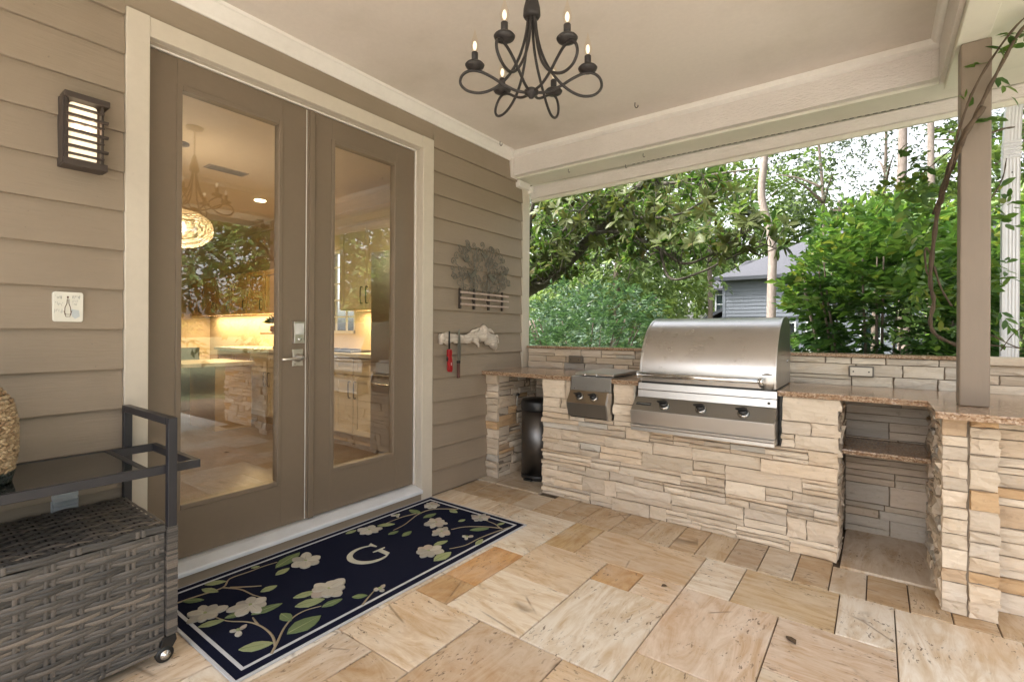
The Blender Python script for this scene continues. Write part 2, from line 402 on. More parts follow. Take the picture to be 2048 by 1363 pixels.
def tile(x0, x1, y0, y1, col, mat, dz=0.0, z=0.0):
    dz *= 1.6
    g, c = .0025, .0026; x0 += g; x1 -= g; y0 += g; y1 -= g
    tx, ty = rt.uniform(-.0012, .0012), rt.uniform(-.0012, .0012)
    vs = []
    for zz, ins in ((-.02, 0), (-c*.9, 0), (0, c)):
        for (sx, sy) in ((0, 0), (1, 0), (1, 1), (0, 1)):
            x = x0+ins if sx == 0 else x1-ins; y = y0+ins if sy == 0 else y1-ins
            vs.append((x, y, z+dz+zz+(0 if zz < -.01 else (tx*(sx-.5)+ty*(sy-.5)))))
    fs = [(8, 9, 10, 11)]
    for l in (0, 4): fs += [(l+k, l+(k+1) % 4, l+4+(k+1) % 4, l+4+k) for k in range(4)]
    o = MB().add(vs, fs).build('tile', mat, floor, color=col); return o
for t in tl:
    x0, x1 = GX0+GM*t[0], GX0+GM*t[1]; y0, y1 = GY0+.205*t[2], GY0+.205*t[3]
    if x1 < 0.02: continue
    x0 = max(x0, .0)
    if t[3] == 6: y1 = 2.85
    col = orange.get(t) or rt.choice(TILEC)
    k = rt.uniform(.88, 1.05); col = tuple(min(.8, c*k*1.06) for c in col)
    mx = TVX if (t in streak_x or (t not in orange and rt.random() < .4)) else TVY
    tile(x0, x1, y0, y1, col, mx, rt.uniform(-.001, .001))
bx = [0, .18, .40, .585, .775, .957, 1.138, 1.36, 1.56, 1.74, 1.89, 2.05, 2.212, 2.374, 2.53, 2.68, 2.842, 2.99, 3.14, 3.32, 3.55, 3.8]
for a, b in zip(bx[:-1], bx[1:]):
    col = rt.choice([(.50, .38, .25), (.56, .45, .32), (.60, .52, .42), (.46, .36, .26), (.55, .42, .28)])
    tile(a, b, 2.85, 3.165 if a < .6 or 2.5 < a < 2.95 else 3.23, col, rt.choice([TVX, TVY]), rt.uniform(-.001, .001))
tile(.0, .62, 3.165, 3.9, (.50, .43, .34), TVX, .006)
tile(2.56, 2.97, 3.165, 3.9, (.56, .48, .39), TVY, .006)

# ------------------------------------------------------------------ house wall: siding boards round the door opening
wall = thing('house_wall', 'long house wall of overlapping taupe lap siding boards around the french doors', 'wall', (0, 1.6, 0))
bx_ = MB()
bx_.box(-.15, -.012, -3.5, .74, -.3, 2.95).box(-.15, -.012, 2.60, 3.79, -.3, 2.95).box(-.15, -.012, .74, 2.60, 2.66, 2.95)
bx_.build('sheathing', SIDING, wall)
def plank(y0, y1, z0, z1):
    dz = R.uniform(-.0012, .0012)
    poly = [(-.012, z0), (.0205, z0), (.0215, z0+.003), (.0020, z1+.004), (-.012, z1+.004)]
    MB().prism([(x, z+dz) for x, z in poly], y0, y1, 'y').build('siding_board', SIDING, wall)
PI_ = .1755
zz = 1.251-7*PI_
k = 0
while zz < 2.80:
    z0, z1 = max(zz, -.02 if k == 0 else zz), min(zz+PI_, 2.85)
    j0 = -.55+(.9 if k % 3 == 1 else 0)*0
    plank(-3.4, -.55, z0, z1) if k % 1 == 0 else None
    plank(-.55, .722, z0, z1); plank(2.622, 3.782, z0-.009, z1-.009)
    zz += PI_; k += 1
B('frieze_board', SIDING, wall, -.012, .006, .70, 2.64, 2.697, 2.85, .001)
B('corner_board', TRIM, wall, -.15, .022, 3.784, 3.898, -.05, 2.64, .003)
# crown moulding where the wall meets the ceiling
cp = [(0, 2.82), (.014, 2.82), (.02, 2.835), (.03, 2.845), (.05, 2.868), (.062, 2.88), (.072, 2.884), (.075, 2.90), (0, 2.90)]
MB().prism([(x+.002, z) for x, z in cp], -3.4, 3.62, 'y').build('crown_moulding', WHITE, wall)

# side wall of the house that runs away behind the corner (seen only through the kitchen window)
sw = thing('side_wall', 'side wall of the house with the kitchen window, behind the corner board', 'wall', (-2.5, 3.75, 0))
WX0, WX1, WZ0, WZ1 = -2.95, -2.30, 1.22, 2.25
m_ = MB(); m_.box(-6.4, WX0, 3.62, 3.78, -.3, 2.95).box(WX1, -.15, 3.62, 3.78, -.3, 2.95).box(WX0, WX1, 3.62, 3.78, -.3, WZ0).box(WX0, WX1, 3.62, 3.78, WZ1, 2.95)
m_.build('wall_panel', SIDING, sw)
fr = MB(); t_ = .035
fr.box(WX0, WX1, 3.60, 3.66, WZ0, WZ0+t_).box(WX0, WX1, 3.60, 3.66, WZ1-t_, WZ1).box(WX0, WX0+t_, 3.60, 3.66, WZ0, WZ1).box(WX1-t_, WX1, 3.60, 3.66, WZ0, WZ1)
wf = fr.build('window_frame', WHITE, sw)
for i in range(1, 3): B('glazing_bar', WHITE, wf, WX0+(WX1-WX0)*i/3-.008, WX0+(WX1-WX0)*i/3+.008, 3.62, 3.64, WZ0+.03, WZ1-.03, 0)
for i in range(1, 5): B('glazing_bar', WHITE, wf, WX0+.03, WX1-.03, 3.622, 3.638, WZ0+(WZ1-WZ0)*i/5-.008, WZ0+(WZ1-WZ0)*i/5+.008, 0)

# ------------------------------------------------------------------ french doors
GLASS = M_glass('door_glass')
dr = thing('french_door', 'pair of tall taupe glazed french doors in a beige frame opening to the kitchen', 'door', (-.05, 1.66, .1))
cas = MB()
cas.box(-.02, .024, .724, .815, .0, 2.695).box(-.02, .024, 2.512, 2.619, .0, 2.695).box(-.02, .022, .815, 2.512, 2.602, 2.693)
cas.build('door_casing', TRIM, dr, .004)
jb = MB(); jb.box(-.13, -.02, .79, .815, .1, 2.60).box(-.13, -.02, 2.512, 2.54, .1, 2.60).box(-.13, -.02, .815, 2.512, 2.602, 2.63)
jb.build('door_jamb', TRIM, dr)
st = MB(); st.box(-.062, -.054, .815, .822, .11, 2.602).box(-.062, -.054, 2.503, 2.512, .11, 2.602).box(-.062, -.052, .822, 2.503, 2.594, 2.602)
st.build('weather_strip', WHITE, dr)
MB().prism([(-.13, .06), (.04, .06), (.04, .078), (.036, .084), (-.04, .102), (-.13, .104)], .80, 2.512, 'y').build('threshold', ALU, dr, .0015)
B('kick_board', SIDING, dr, -.02, .022, .815, 2.512, -.01, .0595, .002)
def leaf(y0, y1, gy0, gy1):
    z0, z1, gz0, gz1 = .112, 2.592, .357, 2.463; xf, xb = -.065, -.11
    m = MB()
    m.box(xb, xf, y0, gy0, z0, z1).box(xb, xf, gy1, y1, z0, z1).box(xb, xf, gy0, gy1, z0, gz0).box(xb, xf, gy0, gy1, gz1, z1)
    d = m.build('door_leaf', DOORP, dr, .002)
    b = MB(); w = .022
    for (a0, a1, c0, c1) in ((gy0-.004, gy0+w, gz0-.004, gz1+.004), (gy1-w, gy1+.004, gz0-.004, gz1+.004), (gy0+w, gy1-w, gz0-.004, gz0+w), (gy0+w, gy1-w, gz1-w, gz1+.004)):
        b.box(xb-.004, xf+.006, a0, a1, c0, c1)
    b.build('glazing_bead', DOORP, d, .004)
    B('glass_pane', GLASS, d, -.092, -.086, gy0+.006, gy1-.006, gz0+.006, gz1-.006, 0)
    return d
d1 = leaf(.824, 1.638, .955, 1.490); d2 = leaf(1.698, 2.500, 1.812, 2.338)
ag = MB(); ag.box(-.112, -.060, 1.646, 1.696, .112, 2.59).box(-.064, -.048, 1.654, 1.688, .112, 2.588)
ag.build('astragal', DOORP, dr, .003)
B('weather_strip', WHITE, dr, -.1, -.066, 1.6395, 1.6445, .112, 2.59, 0)
# keypad lock and lever
kp = MB(); kp.prism([(1.553, 1.175), (1.622, 1.175), (1.618, 1.215), (1.622, 1.305), (1.553, 1.305), (1.557, 1.215)], -.066, -.040, 'x')
kpo = kp.build('keypad_lock', NICKEL, d1, .003)
B('touch_screen', M_plain('lock_screen', (.62, .62, .60), .2), kpo, -.041, -.037, 1.562, 1.614, 1.228, 1.294, .001)
MB().lathe([(.011, 0), (.011, .006), (.004, .007)], (-.042, 1.588, 1.20), 16, 'x').build('key_cylinder', CHROME, kpo)
lv = MB(); lv.prism([(1.553, 1.04), (1.622, 1.04), (1.617, 1.09), (1.622, 1.14), (1.553, 1.14), (1.558, 1.09)], -.066, -.056, 'x')
lvo = lv.build('lever_plate', NICKEL, d1, .003)
MB().lathe([(.026, 0), (.026, .012), (.018, .02), (.013, .05)], (-.058, 1.588, 1.09), 20, 'x').build('rose', NICKEL, lvo)
MB().tube([(-.012, 1.602, 1.088), (-.008, 1.57, 1.088), (-.008, 1.52, 1.086), (-.010, 1.468, 1.084)], [.008, .0085, .0075, .007], 8).build('lever_handle', NICKEL, lvo)

# ------------------------------------------------------------------ porch roof: ceiling, beams, eave
ce = MB().box(-.0, 3.03, -1.3, 3.62, 2.90, 2.98).build('porch_ceiling', CEIL); tag(ce, kind='structure')
MB().box(-.6, 3.9, -1.4, 4.15, 3.12, 3.2).build('porch_roof', SOFFIT); tag(bpy.data.objects['porch_roof'], kind='structure')
bm = thing('porch_beam', 'long pinkish white eave beam above the grill counter with flaking paint', 'beam', (1.5, 3.75, 2.69))
B('beam_face', BEAMP, bm, .028, 3.02, 3.625, 3.68, 2.688, 2.86, .003)
MB().prism([(3.58, 2.899), (3.58, 2.862), (3.60, 2.852), (3.612, 2.850), (3.6245, 2.846), (3.6245, 2.899)], .03, 3.0, 'x').build('bead_moulding', WHITE, bm, .002)
B('end_board', BEAMP, bm, .004, .0275, 3.59, 3.69, 2.665, 2.86, .002)
B('beam_end_block', BEAMP, bm, 2.955, 3.005, 3.612, 3.6245, 2.690, 2.846, .002)
B('soffit', SOFFIT, bm, .0, 3.9, 3.6805, 3.93, 2.672, 2.70, .001)
def slope_board(y0, y1, zl, zr, z1l, z1r, mat, name, x0=-.0, x1=3.9):
    vs = []
    for x, a, b in ((x0, zl, z1l), (x1, zr, z1r)): vs += [(x, y0, a), (x, y1, a), (x, y1, b), (x, y0, b)]
    MB().add(vs, [(0, 1, 2, 3), (7, 6, 5, 4), (0, 4, 5, 1), (1, 5, 6, 2), (2, 6, 7, 3), (3, 7, 4, 0)]).build(name, mat, bm, .002)
slope_board(3.931, 3.965, 2.545, 2.605, 2.655, 2.668, BEAMP, 'fascia_board')
slope_board(3.9655, 3.99, 2.518, 2.578, 3.1, 3.1, SOFFIT, 'drip_board')
vt = MB()
for i in range(46): vt.box(1.05+i*.042, 1.074+i*.042, 3.9245, 3.9305, 2.6705, 2.6735)
vt.build('soffit_vent', BLACKP, bm)['kind'] = 'stuff'
bk = MB(); bk.box(.0, .05, 3.69, 3.86, 2.60, 2.664).box(.0, .07, 3.86, 3.90, 2.575, 2.64)
bk.build('bracket', WHITE, bm, .006)
for hx, hy in ((.55, 3.72), (1.22, 3.74), (1.0, 3.9)):
    MB().tube(bez([(hx, hy, 2.674), (hx, hy, 2.650), (hx+.008, hy, 2.64), (hx+.016, hy, 2.648)], 4), .0022, 6).build('cup_hook', BRONZE, bm)
rb = thing('side_beam', 'beige white side beam running overhead from the corner post along the open side', 'beam', (3.05, 1.5, 2.6))
B('beam_underside', SOFFIT, rb, 3.008, 3.118, -1.3, 3.61, 2.602, 2.90, .003)
B('inner_board', BEAMP, rb, 2.985, 3.0075, -1.3, 3.60, 2.64, 2.899, .003)
MB().prism([(2.948, 2.899), (2.960, 2.872), (2.972, 2.862), (2.9845, 2.858), (2.9845, 2.899)], -1.3, 3.58, 'y').build('bead_moulding', WHITE, rb)
B('overhang_soffit', SOFFIT, rb, 3.1185, 3.62, -1.3, 3.67, 2.66, 2.69, .002)
B('outer_fascia', SOFFIT, rb, 3.621, 3.66, -1.3, 3.99, 2.60, 2.84, .002)
po = thing('porch_post', 'square brown grey wooden post standing on the granite counter corner', 'post', (3.075, 3.135, .92))
B('shaft', POSTP, po, 3.023, 3.128, 3.073, 3.185, .921, 2.601, .006)

# ------------------------------------------------------------------ ledge stone masonry
rs = random.Random(11)
CREAM = [(.66, .56, .45), (.69, .60, .49), (.60, .51, .405), (.64, .56, .47), (.71, .62, .51), (.56, .48, .39), (.66, .545, .42)]
GREY = [(.56, .53, .48), (.51, .48, .44)]
RUST = [(.58, .40, .235), (.56, .42, .29)]
WARM = CREAM + CREAM + GREY[:1] + RUST
PALE = CREAM + CREAM + CREAM + GREY[:1]
def ledge(u0, u1, w0, w1, holes=(), bands=(.06, .115), bw=(.15, .44), splits=(.34, .40, .26)):
    out = []; w = w0
    while w < w1-.004:
        h = rs.uniform(*bands)
        if w1-(w+h) < .035: h = w1-w
        u = u0+(0 if rs.random() < .5 else 0)
        while u < u1-.004:
            b = rs.uniform(*bw)
            if u1-(u+b) < bw[0]*.6: b = u1-u
            q = rs.random()
            rows = [(0, 1)]
            if h > .055:
                if q < splits[1]: c = rs.uniform(.35, .65); rows = [(0, c), (c, 1)]
                elif q < splits[1]+splits[2] and h > .08: c = rs.uniform(.25, .4); d = rs.uniform(.6, .75); rows = [(0, c), (c, d), (d, 1)]
            for a, e in rows:
                if b > .24 and rs.random() < .45:
                    s = u+b*rs.uniform(.3, .7); cells = [(u, s), (s, u+b)]
                else: cells = [(u, u+b)]
                for c0, c1 in cells: out.append([c0, c1, w+h*a, w+h*e])
            u += b
        w += h
    res = []
    for r in out:
        keep = [r]
        for (a, b, c, d) in holes:
            nk = []
            for q in keep:
                if q[1] <= a or q[0] >= b or q[3] <= c or q[2] >= d: nk.append(q); continue
                if q[0] < a: nk.append([q[0], a, q[2], q[3]])
                if q[1] > b: nk.append([b, q[1], q[2], q[3]])
                if q[2] < c: nk.append([max(q[0], a), min(q[1], b), q[2], c])
                if q[3] > d: nk.append([max(q[0], a), min(q[1], b), d, q[3]])
            keep = nk
        res += [q for q in keep if q[1]-q[0] > .012 and q[3]-q[2] > .008]
    return res
def stone(parent, P, r, col, d0=.005, d1=.032, rough=.008, ends=(0, 0), name='stone', chip=.009):
    """one split-faced stone: a broken front of up to 5 x 3 facets, chipped ends, straight sides into the mortar"""
    u0, u1, w0, w1 = r; g = .0020; u0 += g; u1 -= g; w0 += g; w1 -= g; L_, H_ = u1-u0, w1-w0
    dd = rs.uniform(d0, d1); nu = 3 if L_ < .07 else 4 if L_ < .2 else 6; nw = 3 if H_ < .05 else 4
    tl_ = rs.uniform(-.006, .006); tw_ = rs.uniform(-.007, .007); vs = []; q0 = rs.uniform(0, 90)
    for j in range(nw):
        sl, sr = rs.uniform(0, .010)*min(1, H_/.05), rs.uniform(0, .010)*min(1, H_/.05)
        for i in range(nu):
            fu, fw_ = i/(nu-1), j/(nw-1); u = u0+L_*fu; w = w0+H_*fw_
            if i == 0: u += sl*.6
            elif i == nu-1: u -= sr*.6
            else: u += rs.uniform(-.25, .25)*L_/(nu-1)
            if 0 < j < nw-1: w += rs.uniform(-.2, .2)*H_/(nw-1)
            elif 0 < i < nu-1: w += rs.uniform(0, .0035)*(1 if j == 0 else -1)
            d = dd+tl_*(fu-.5)*2+tw_*(fw_-.5)*2+rough*1.1*noise.noise(Vector((u*16+q0, w*30, q0)))+rs.uniform(-.25, .25)*rough
            if i in (0, nu-1) or j in (0, nw-1): d -= rs.uniform(.001, chip)
            if i == 0: u -= rs.uniform(0, 1)*ends[0]
            if i == nu-1: u += rs.uniform(0, 1)*ends[1]
            vs.append(P(u, w, max(d, .001)))
    b0 = len(vs)
    for (u, w) in ((u0, w0), (u1, w0), (u1, w1), (u0, w1)): vs.append(P(u, w, -.012))
    k = nu; fs = []
    for j in range(nw-1):
        for i in range(k-1):
            a, b, c, e = j*k+i, j*k+i+1, (j+1)*k+i+1, (j+1)*k+i
            fs += [(a, b, c), (a, c, e)] if rs.random() < .5 else [(a, b, e), (b, c, e)]
    fs += [tuple([b0, b0+1]+[i for i in range(k-1, -1, -1)]), tuple([b0+2, b0+3]+[(nw-1)*k+i for i in range(k)]),
           tuple([b0+3, b0]+[j*k for j in range(nw)]), tuple([b0+1, b0+2]+[j*k+k-1 for j in range(nw-1, -1, -1)])]
    k_ = rs.uniform(.90, 1.08)
    return MB().add(vs, fs).build(name, STONE, parent, color=tuple(c*k_ for c in col))
def clad(parent, P, rects, cols, **kw):
    for r in rects: stone(parent, P, r, rs.choice(cols), **kw)
FRONT = lambda y: (lambda u, w, d: (u, y-d, w))
XPOS = lambda x: (lambda u, w, d: (x+d, u, w))
XNEG = lambda x: (lambda u, w, d: (x-d, u, w))

# grill island
isl = thing('grill_island', 'pale stacked stone island that carries the big steel grill', 'counter', (1.58, 3.5, 0))
SBH, GRH = (.868, 1.222, .628, .96), (1.388, 2.272, .598, .96)
co = MB(); co.box(.628, 2.545, 3.232, 3.84, -.01, .595).box(.628, .86, 3.232, 3.84, .595, .885).box(1.228, 1.385, 3.232, 3.84, .595, .885).box(2.278, 2.545, 3.232, 3.84, .595, .885)
co.build('core', MORTAR, isl)
clad(isl, FRONT(3.23), ledge(.622, 2.548, .0, .888, (SBH, GRH)), PALE, ends=(.004, .006))
clad(isl, XPOS(2.542), ledge(3.225, 3.80, .0, .888, (), (.07, .12), (.2, .34)), PALE, d1=.018)
# left pillar
lp = thing('stone_pillar', 'narrow stacked stone pillar against the house wall left of the bin', 'pillar', (.07, 3.5, 0))
MB().box(.004, .118, 3.282, 3.85, -.01, .885).build('core', MORTAR, lp)
w = 0.0
while w < .885:
    h = min(rs.uniform(.05, .085), .888-w)
    if .888-(w+h) < .03: h = .888-w
    stone(lp, FRONT(3.28), (.004, .138, w, w+h), rs.choice(WARM), .006, .026, ends=(0, .004)); w += h
clad(lp, XPOS(.116), ledge(3.285, 3.86, .0, .888, (), (.05, .10), (.12, .3)), WARM, d1=.022)
# right pillar and the low wall that runs on
rp = thing('stone_pillar', 'stout cream stone pillar with rusty stones under the wooden porch post', 'pillar', (3.05, 3.3, 0))
MB().box(2.968, 3.13, 2.962, 3.85, -.01, .885).build('core', MORTAR, rp)
for c0, c1, e in ((2.952, 3.044, (0, 0)), (3.044, 3.140, (0, .012))):
    w = 0.0
    while w < .888:
        h = rs.uniform(.045, .095)
        if .888-(w+h) < .035: h = .888-w
        stone(rp, FRONT(2.962), (c0, c1, w, w+h), rs.choice(CREAM+CREAM+RUST), .006, .028, ends=e); w += h
clad(rp, XNEG(2.972), ledge(2.968, 3.80, .0, .888, (), (.05, .09), (.10, .22)), CREAM+GREY, d1=.034, rough=.012)
clad(rp, XPOS(3.126), ledge(2.965, 3.08, .0, .888, (), (.05, .09), (.12, .22)), CREAM, d1=.03)
nw = thing('niche_wall', 'stone back wall of the open niche under the granite shelf', 'wall', (2.76, 3.82, 0))
MB().box(2.552, 2.965, 3.815, 3.86, -.01, .885).build('core', MORTAR, nw)
clad(nw, FRONT(3.813), ledge(2.556, 2.968, .0, .888, (), (.07, .125), (.18, .42)), [(.54, .47, .39), (.58, .50, .42), (.50, .46, .41), (.60, .51, .42)], d0=.006, d1=.014, chip=.004, rough=.004)
lw = thing('low_wall', 'warm stone wall running off to the right behind the post pillar', 'wall', (3.5, 3.3, 0))
MB().box(3.135, 4.4, 3.11, 3.85, -.01, .885).build('core', MORTAR, lw)
clad(lw, FRONT(3.108), ledge(3.142, 4.4, .0, .888, (), (.06, .10), (.15, .36)), CREAM+RUST, d1=.024)
ln = thing('niche_wall', 'dim stone back wall behind the steel bin', 'wall', (.38, 3.84, 0))
MB().box(.12, .63, 3.845, 3.875, -.01, .885).build('core', MORTAR, ln)
clad(ln, FRONT(3.843), ledge(.145, .625, .0, .888, (), (.06, .11), (.15, .4)), CREAM, d1=.012)
# backsplash wall
bs = thing('backsplash_wall', 'low stone backsplash wall along the rear of the counter, with a thin granite cap', 'wall', (1.6, 3.93, 0))
MB().box(.03, 4.4, 3.876, 4.03, -.35, 1.099).build('core', MORTAR, bs)
OUT1, OUT2 = (.495, .632, .974, 1.044), (2.566, 2.705, .974, 1.048)
clad(bs, FRONT(3.874), ledge(.035, 1.46, .915, 1.099, (), (.05, .085), (.16, .42)), CREAM+GREY, d0=.008, d1=.016, chip=.004, rough=.004)
clad(bs, FRONT(3.874), ledge(2.22, 3.14, .915, 1.099, (), (.05, .08), (.20, .46)), [(.66, .60, .51), (.61, .565, .49), (.69, .63, .53), (.58, .55, .49)], d0=.008, d1=.016, chip=.004, rough=.005)
clad(bs, FRONT(3.872), ledge(3.14, 4.4, .915, 1.076, (), (.09, .16), (.2, .45)), CREAM, d1=.012)
clad(bs, FRONT(3.874), ledge(1.46, 2.22, .915, 1.099, (), (.08, .1), (.2, .4)), CREAM, d1=.01)
B('granite_cap', GRANITE, bs, .03, 3.14, 3.842, 4.05, 1.1005, 1.121, .003)
B('stone_cap', M_objcol('pale_cap_stone', 'stone'), bs, 3.142, 4.4, 3.835, 4.05, 1.0765, 1.122, .006, (.66, .57, .46))

# ------------------------------------------------------------------ granite worktops
def rough_edge(o):
    return o
gw = thing('granite_worktop', 'brown speckled granite worktop with a rough chiselled front edge', 'worktop', (1.4, 3.5, .9))
def slab(name, x0, x1, yf, yb, z0, z1, parent, step=.022, lx=False):
    """a slab whose front (and, with lx, left) edge is chiselled"""
    vs, fs = [], []; n = max(2, int((x1-x0)/step)); 
    for i in range(n+1):
        x = x0+(x1-x0)*i/n
        a, b, c = rs.uniform(0, .005), rs.uniform(-.003, .004), rs.uniform(.002, .009)
        vs += [(x, yb, z1), (x, yf+.001, z1), (x, yf-.002-b*.6, z1-.007), (x, yf+a*.7, (z0+z1)/2), (x, yf+c, z0), (x, yb, z0)]
    for i in range(n):
        for k in range(6): fs.append((i*6+k, (i+1)*6+k, (i+1)*6+(k+1) % 6, i*6+(k+1) % 6))
    fs += [tuple(range(6)), tuple(n*6+k for k in range(5, -1, -1))]
    return MB().add(vs, fs).build(name, GRANITE, parent)
slab('slab', .004, .886, 3.198, 3.845, .889, .92, gw); slab('slab', 1.208, 1.408, 3.200, 3.845, .889, .92, gw)
slab('slab', 2.256, 2.919, 3.198, 3.845, .889, .92, gw); slab('slab', 2.9195, 4.4, 2.788, 3.845, .889, .9203, gw)
B('rear_strip', GRANITE, gw, .8865, 1.2075, 3.74, 3.845, .889, .9198, 0); B('rear_strip', GRANITE, gw, 1.4085, 2.2555, 3.76, 3.845, .889, .9198, 0)
sh = slab('granite_shelf', 2.560, 2.945, 3.36, 3.795, .572, .598, None)
tag(sh, 'thin dark granite shelf in the niche beside the post pillar', 'shelf')

# ------------------------------------------------------------------ outlet boxes
def outlet(x0, x1, z0, z1, mat, label):
    t = thing('outlet_box', label, 'outlet', ((x0+x1)/2, 3.86, (z0+z1)/2), 'outlet boxes in the backsplash')
    B('housing', M_plain('outlet_housing_grey', (.16, .145, .125), .6) if 'outlet_housing_grey' not in bpy.data.materials else bpy.data.materials['outlet_housing_grey'], t, x0, x1, 3.832, 3.872, z0, z1, .004)
    B('cover_plate', mat, t, x0+.009, x1-.009, 3.823, 3.8325, z0+.008, z1-.008, .003)
    for xx in (x0+.026, x1-.026): MB().lathe([(.0045, 0), (.0045, .003), (0.0001, .0035)], (xx, 3.820, (z0+z1)/2), 10, 'y').build('screw', BLACKP, t)
    return t
outlet(.498, .630, .976, 1.042, M_plain('dull_brass_box', (.20, .165, .12), .45, .4), 'dull brown outlet box in the stone near the house wall')
outlet(2.569, 2.702, .977, 1.046, M_plain('pale_box', (.66, .61, .52), .4), 'pale beige outlet box in the stone right of the grill')

# ------------------------------------------------------------------ big grill
gr = thing('barbecue_grill', 'large built-in stainless steel barbecue grill with a closed curved hood', 'grill', (1.83, 3.45, .9))
HX0, HX1 = 1.432, 2.252
prof = [(3.178, .928), (3.172, .975), (3.176, 1.03), (3.190, 1.085), (3.212, 1.14), (3.246, 1.20), (3.295, 1.258), (3.352, 1.302), (3.42, 1.334), (3.50, 1.35), (3.60, 1.352), (3.68, 1.33), (3.72, 1.28), (3.735, 1.2), (3.735, .928)]
pc = [(p.x, p.y) for p in bez([(a, b, 0) for a, b in prof[:13]], 4)] + [(3.735, 1.2), (3.735, .928)]
hm = MB(); n = len(pc)
vs = [(HX0+.012, y, z) for y, z in pc]+[(HX1-.012, y, z) for y, z in pc]
hm.add(vs, [(i, i+1, n+i+1, n+i) for i in range(n-1)], True)
HOOD_STEEL = M_steel('hood_steel', (.56, .55, .545), .26, (1.5, 240, 240), .0)
hm.build('hood', HOOD_STEEL, gr)
for x0, x1, nm in ((HX0, HX0+.012, 'hood_end'), (HX1-.012, HX1, 'hood_end')):
    big = [(y-(.004 if y < 3.5 else -.003), z+(.004 if z > 1.0 else 0)) for y, z in pc]
    MB().prism(big, x0, x1, 'x').build(nm, STEELV, gr, .0015)
MB().lathe([(.009, 0), (.009, .004), (.002, .006)], (HX1, 3.60, 1.075), 12, 'x').build('hood_bolt', CHROME, gr)
MB().tube([(1.448, 3.118, .974), (2.176, 3.118, .974)], .0175, 14).build('handle_bar', CHROME, gr)
for x0, x1 in ((1.436, 1.449), (2.1745, 2.192)):
    e = MB(); e.lathe([(.021, 0), (.023, (x1-x0)*.5), (.021, x1-x0)], (x0, 3.118, .974), 16, 'x')
    e.build('handle_cap', CHROME, gr)
for xx in (1.458, 2.178):
    MB().prism([(3.112, .955), (3.172, .945), (3.175, .995), (3.112, .99)], xx-.007, xx+.007, 'x').build('handle_bracket', STEEL, gr, .002)
MB().lathe([(.05, 0), (.05, .0015)], (2.205, 3.1732, .968), 20, 'y').build('heat_shield', STEEL, gr)
GX0_, GX1_ = 1.400, 2.258
def strip(name, poly, mat=STEEL, x0=GX0_+.02, x1=GX1_-.003, bev=.0015):
    return MB().prism(poly, x0, x1, 'x').build(name, mat, gr, bev)
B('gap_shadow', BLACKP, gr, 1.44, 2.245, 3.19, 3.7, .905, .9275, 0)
strip('top_rail', [(3.182, .915), (3.176, .872), (3.7, .872), (3.7, .915)])
strip('upper_panel', [(3.176, .869), (3.170, .822), (3.4, .822), (3.4, .869)])
strip('control_panel', [(3.170, .820), (3.092, .742), (3.4, .742), (3.4, .820)], STEELD, GX0_+.004)
strip('lower_panel', [(3.090, .741), (3.104, .650), (3.4, .650), (3.4, .741)], STEEL, GX0_)
strip('drip_tray', [(3.094, .648), (3.088, .638), (3.104, .628), (3.104, .606), (3.4, .606), (3.4, .648)], STEEL, GX0_)
tr = MB(); tr.box(1.66, 2.235, 3.1265, 3.1275, .7795, .7845)
# controls sit on the sloped panel (45 degrees)
sn = Vector((0, -.707, .707))
BEZ = M_steel('knob_bezel', (.5, .49, .47), .16)
def knob(parent, x, y, z, s=1.0, nrm=sn):
    k = MB(); q = nrm.normalized().to_track_quat('Z', 'X').to_matrix()
    def tr_(m):
        m.v = [tuple(Vector((x, y, z))+q @ Vector(v)) for v in m.v]; return m
    b = tr_(MB().lathe([(.034*s, 0), (.034*s, .004*s), (.030*s, .010*s), (.0285*s, .013*s), (.02*s, .013*s)], (0, 0, 0), 20)).build('knob_bezel', BEZ, parent)
    kk = MB(); kk.lathe([(.026*s, .012*s), (.026*s, .030*s), (.022*s, .036*s), (.0001, .037*s)], (0, 0, 0), 18)
    o = tr_(kk).build('control_knob', BLACKP, parent)
    g = MB().prism([(-.007*s, -.024*s), (.007*s, -.024*s), (.008*s, .012*s), (0, .040*s), (-.008*s, .012*s)], .034*s, .050*s, 'z')
    tr_(g).build('pointer_grip', BLACKP, o, .002)
for xx in (1.617, 1.845, 2.088): knob(gr, xx, 3.128, .779)
bd = MB(); q = sn.to_track_quat('Z', 'X').to_matrix()
def onpanel(pts, x, y=3.131, z=.781, off=.001):  # local (u along X, v up the slope)
    return [Vector((x+u, y+v*.707-.707*o_, z+v*.707+.707*o_)) for u, v, o_ in pts]
vs = onpanel([(0, -.010, .0005), (.10, -.010, .0005), (.10, .010, .0005), (0, .010, .0005), (0, -.010, .003), (.10, -.010, .003), (.10, .010, .003), (0, .010, .003)], 1.428)
bdo = MB().add(vs, [(4, 5, 6, 7), (0, 1, 5, 4), (1, 2, 6, 5), (2, 3, 7, 6), (3, 0, 4, 7)]).build('badge', BLACKP, gr)
scr = [(.006+.088*t, .004*math.sin(t*46)*(1-.3*t), .0038) for t in [i/60 for i in range(61)]]
MB().tube(onpanel(scr, 1.428), .0008, 5).build('badge_script', CHROME, bdo)
for (x, wd) in ((1.535, .012), (1.93, .045)):
    vs = onpanel([(0, -.02, .0005), (wd, -.02, .0005), (wd, .02, .0005), (0, .02, .0005), (0, -.02, .002), (wd, -.02, .002), (wd, .02, .002), (0, .02, .002)], x)
    MB().add(vs, [(4, 5, 6, 7), (0, 1, 5, 4), (1, 2, 6, 5), (2, 3, 7, 6), (3, 0, 4, 7)]).build('marker_plate', STEELD, gr)
MB().lathe([(.008, 0), (.008, .004), (.006, .005)], (2.215, 3.173, .846), 12, 'y').v and None
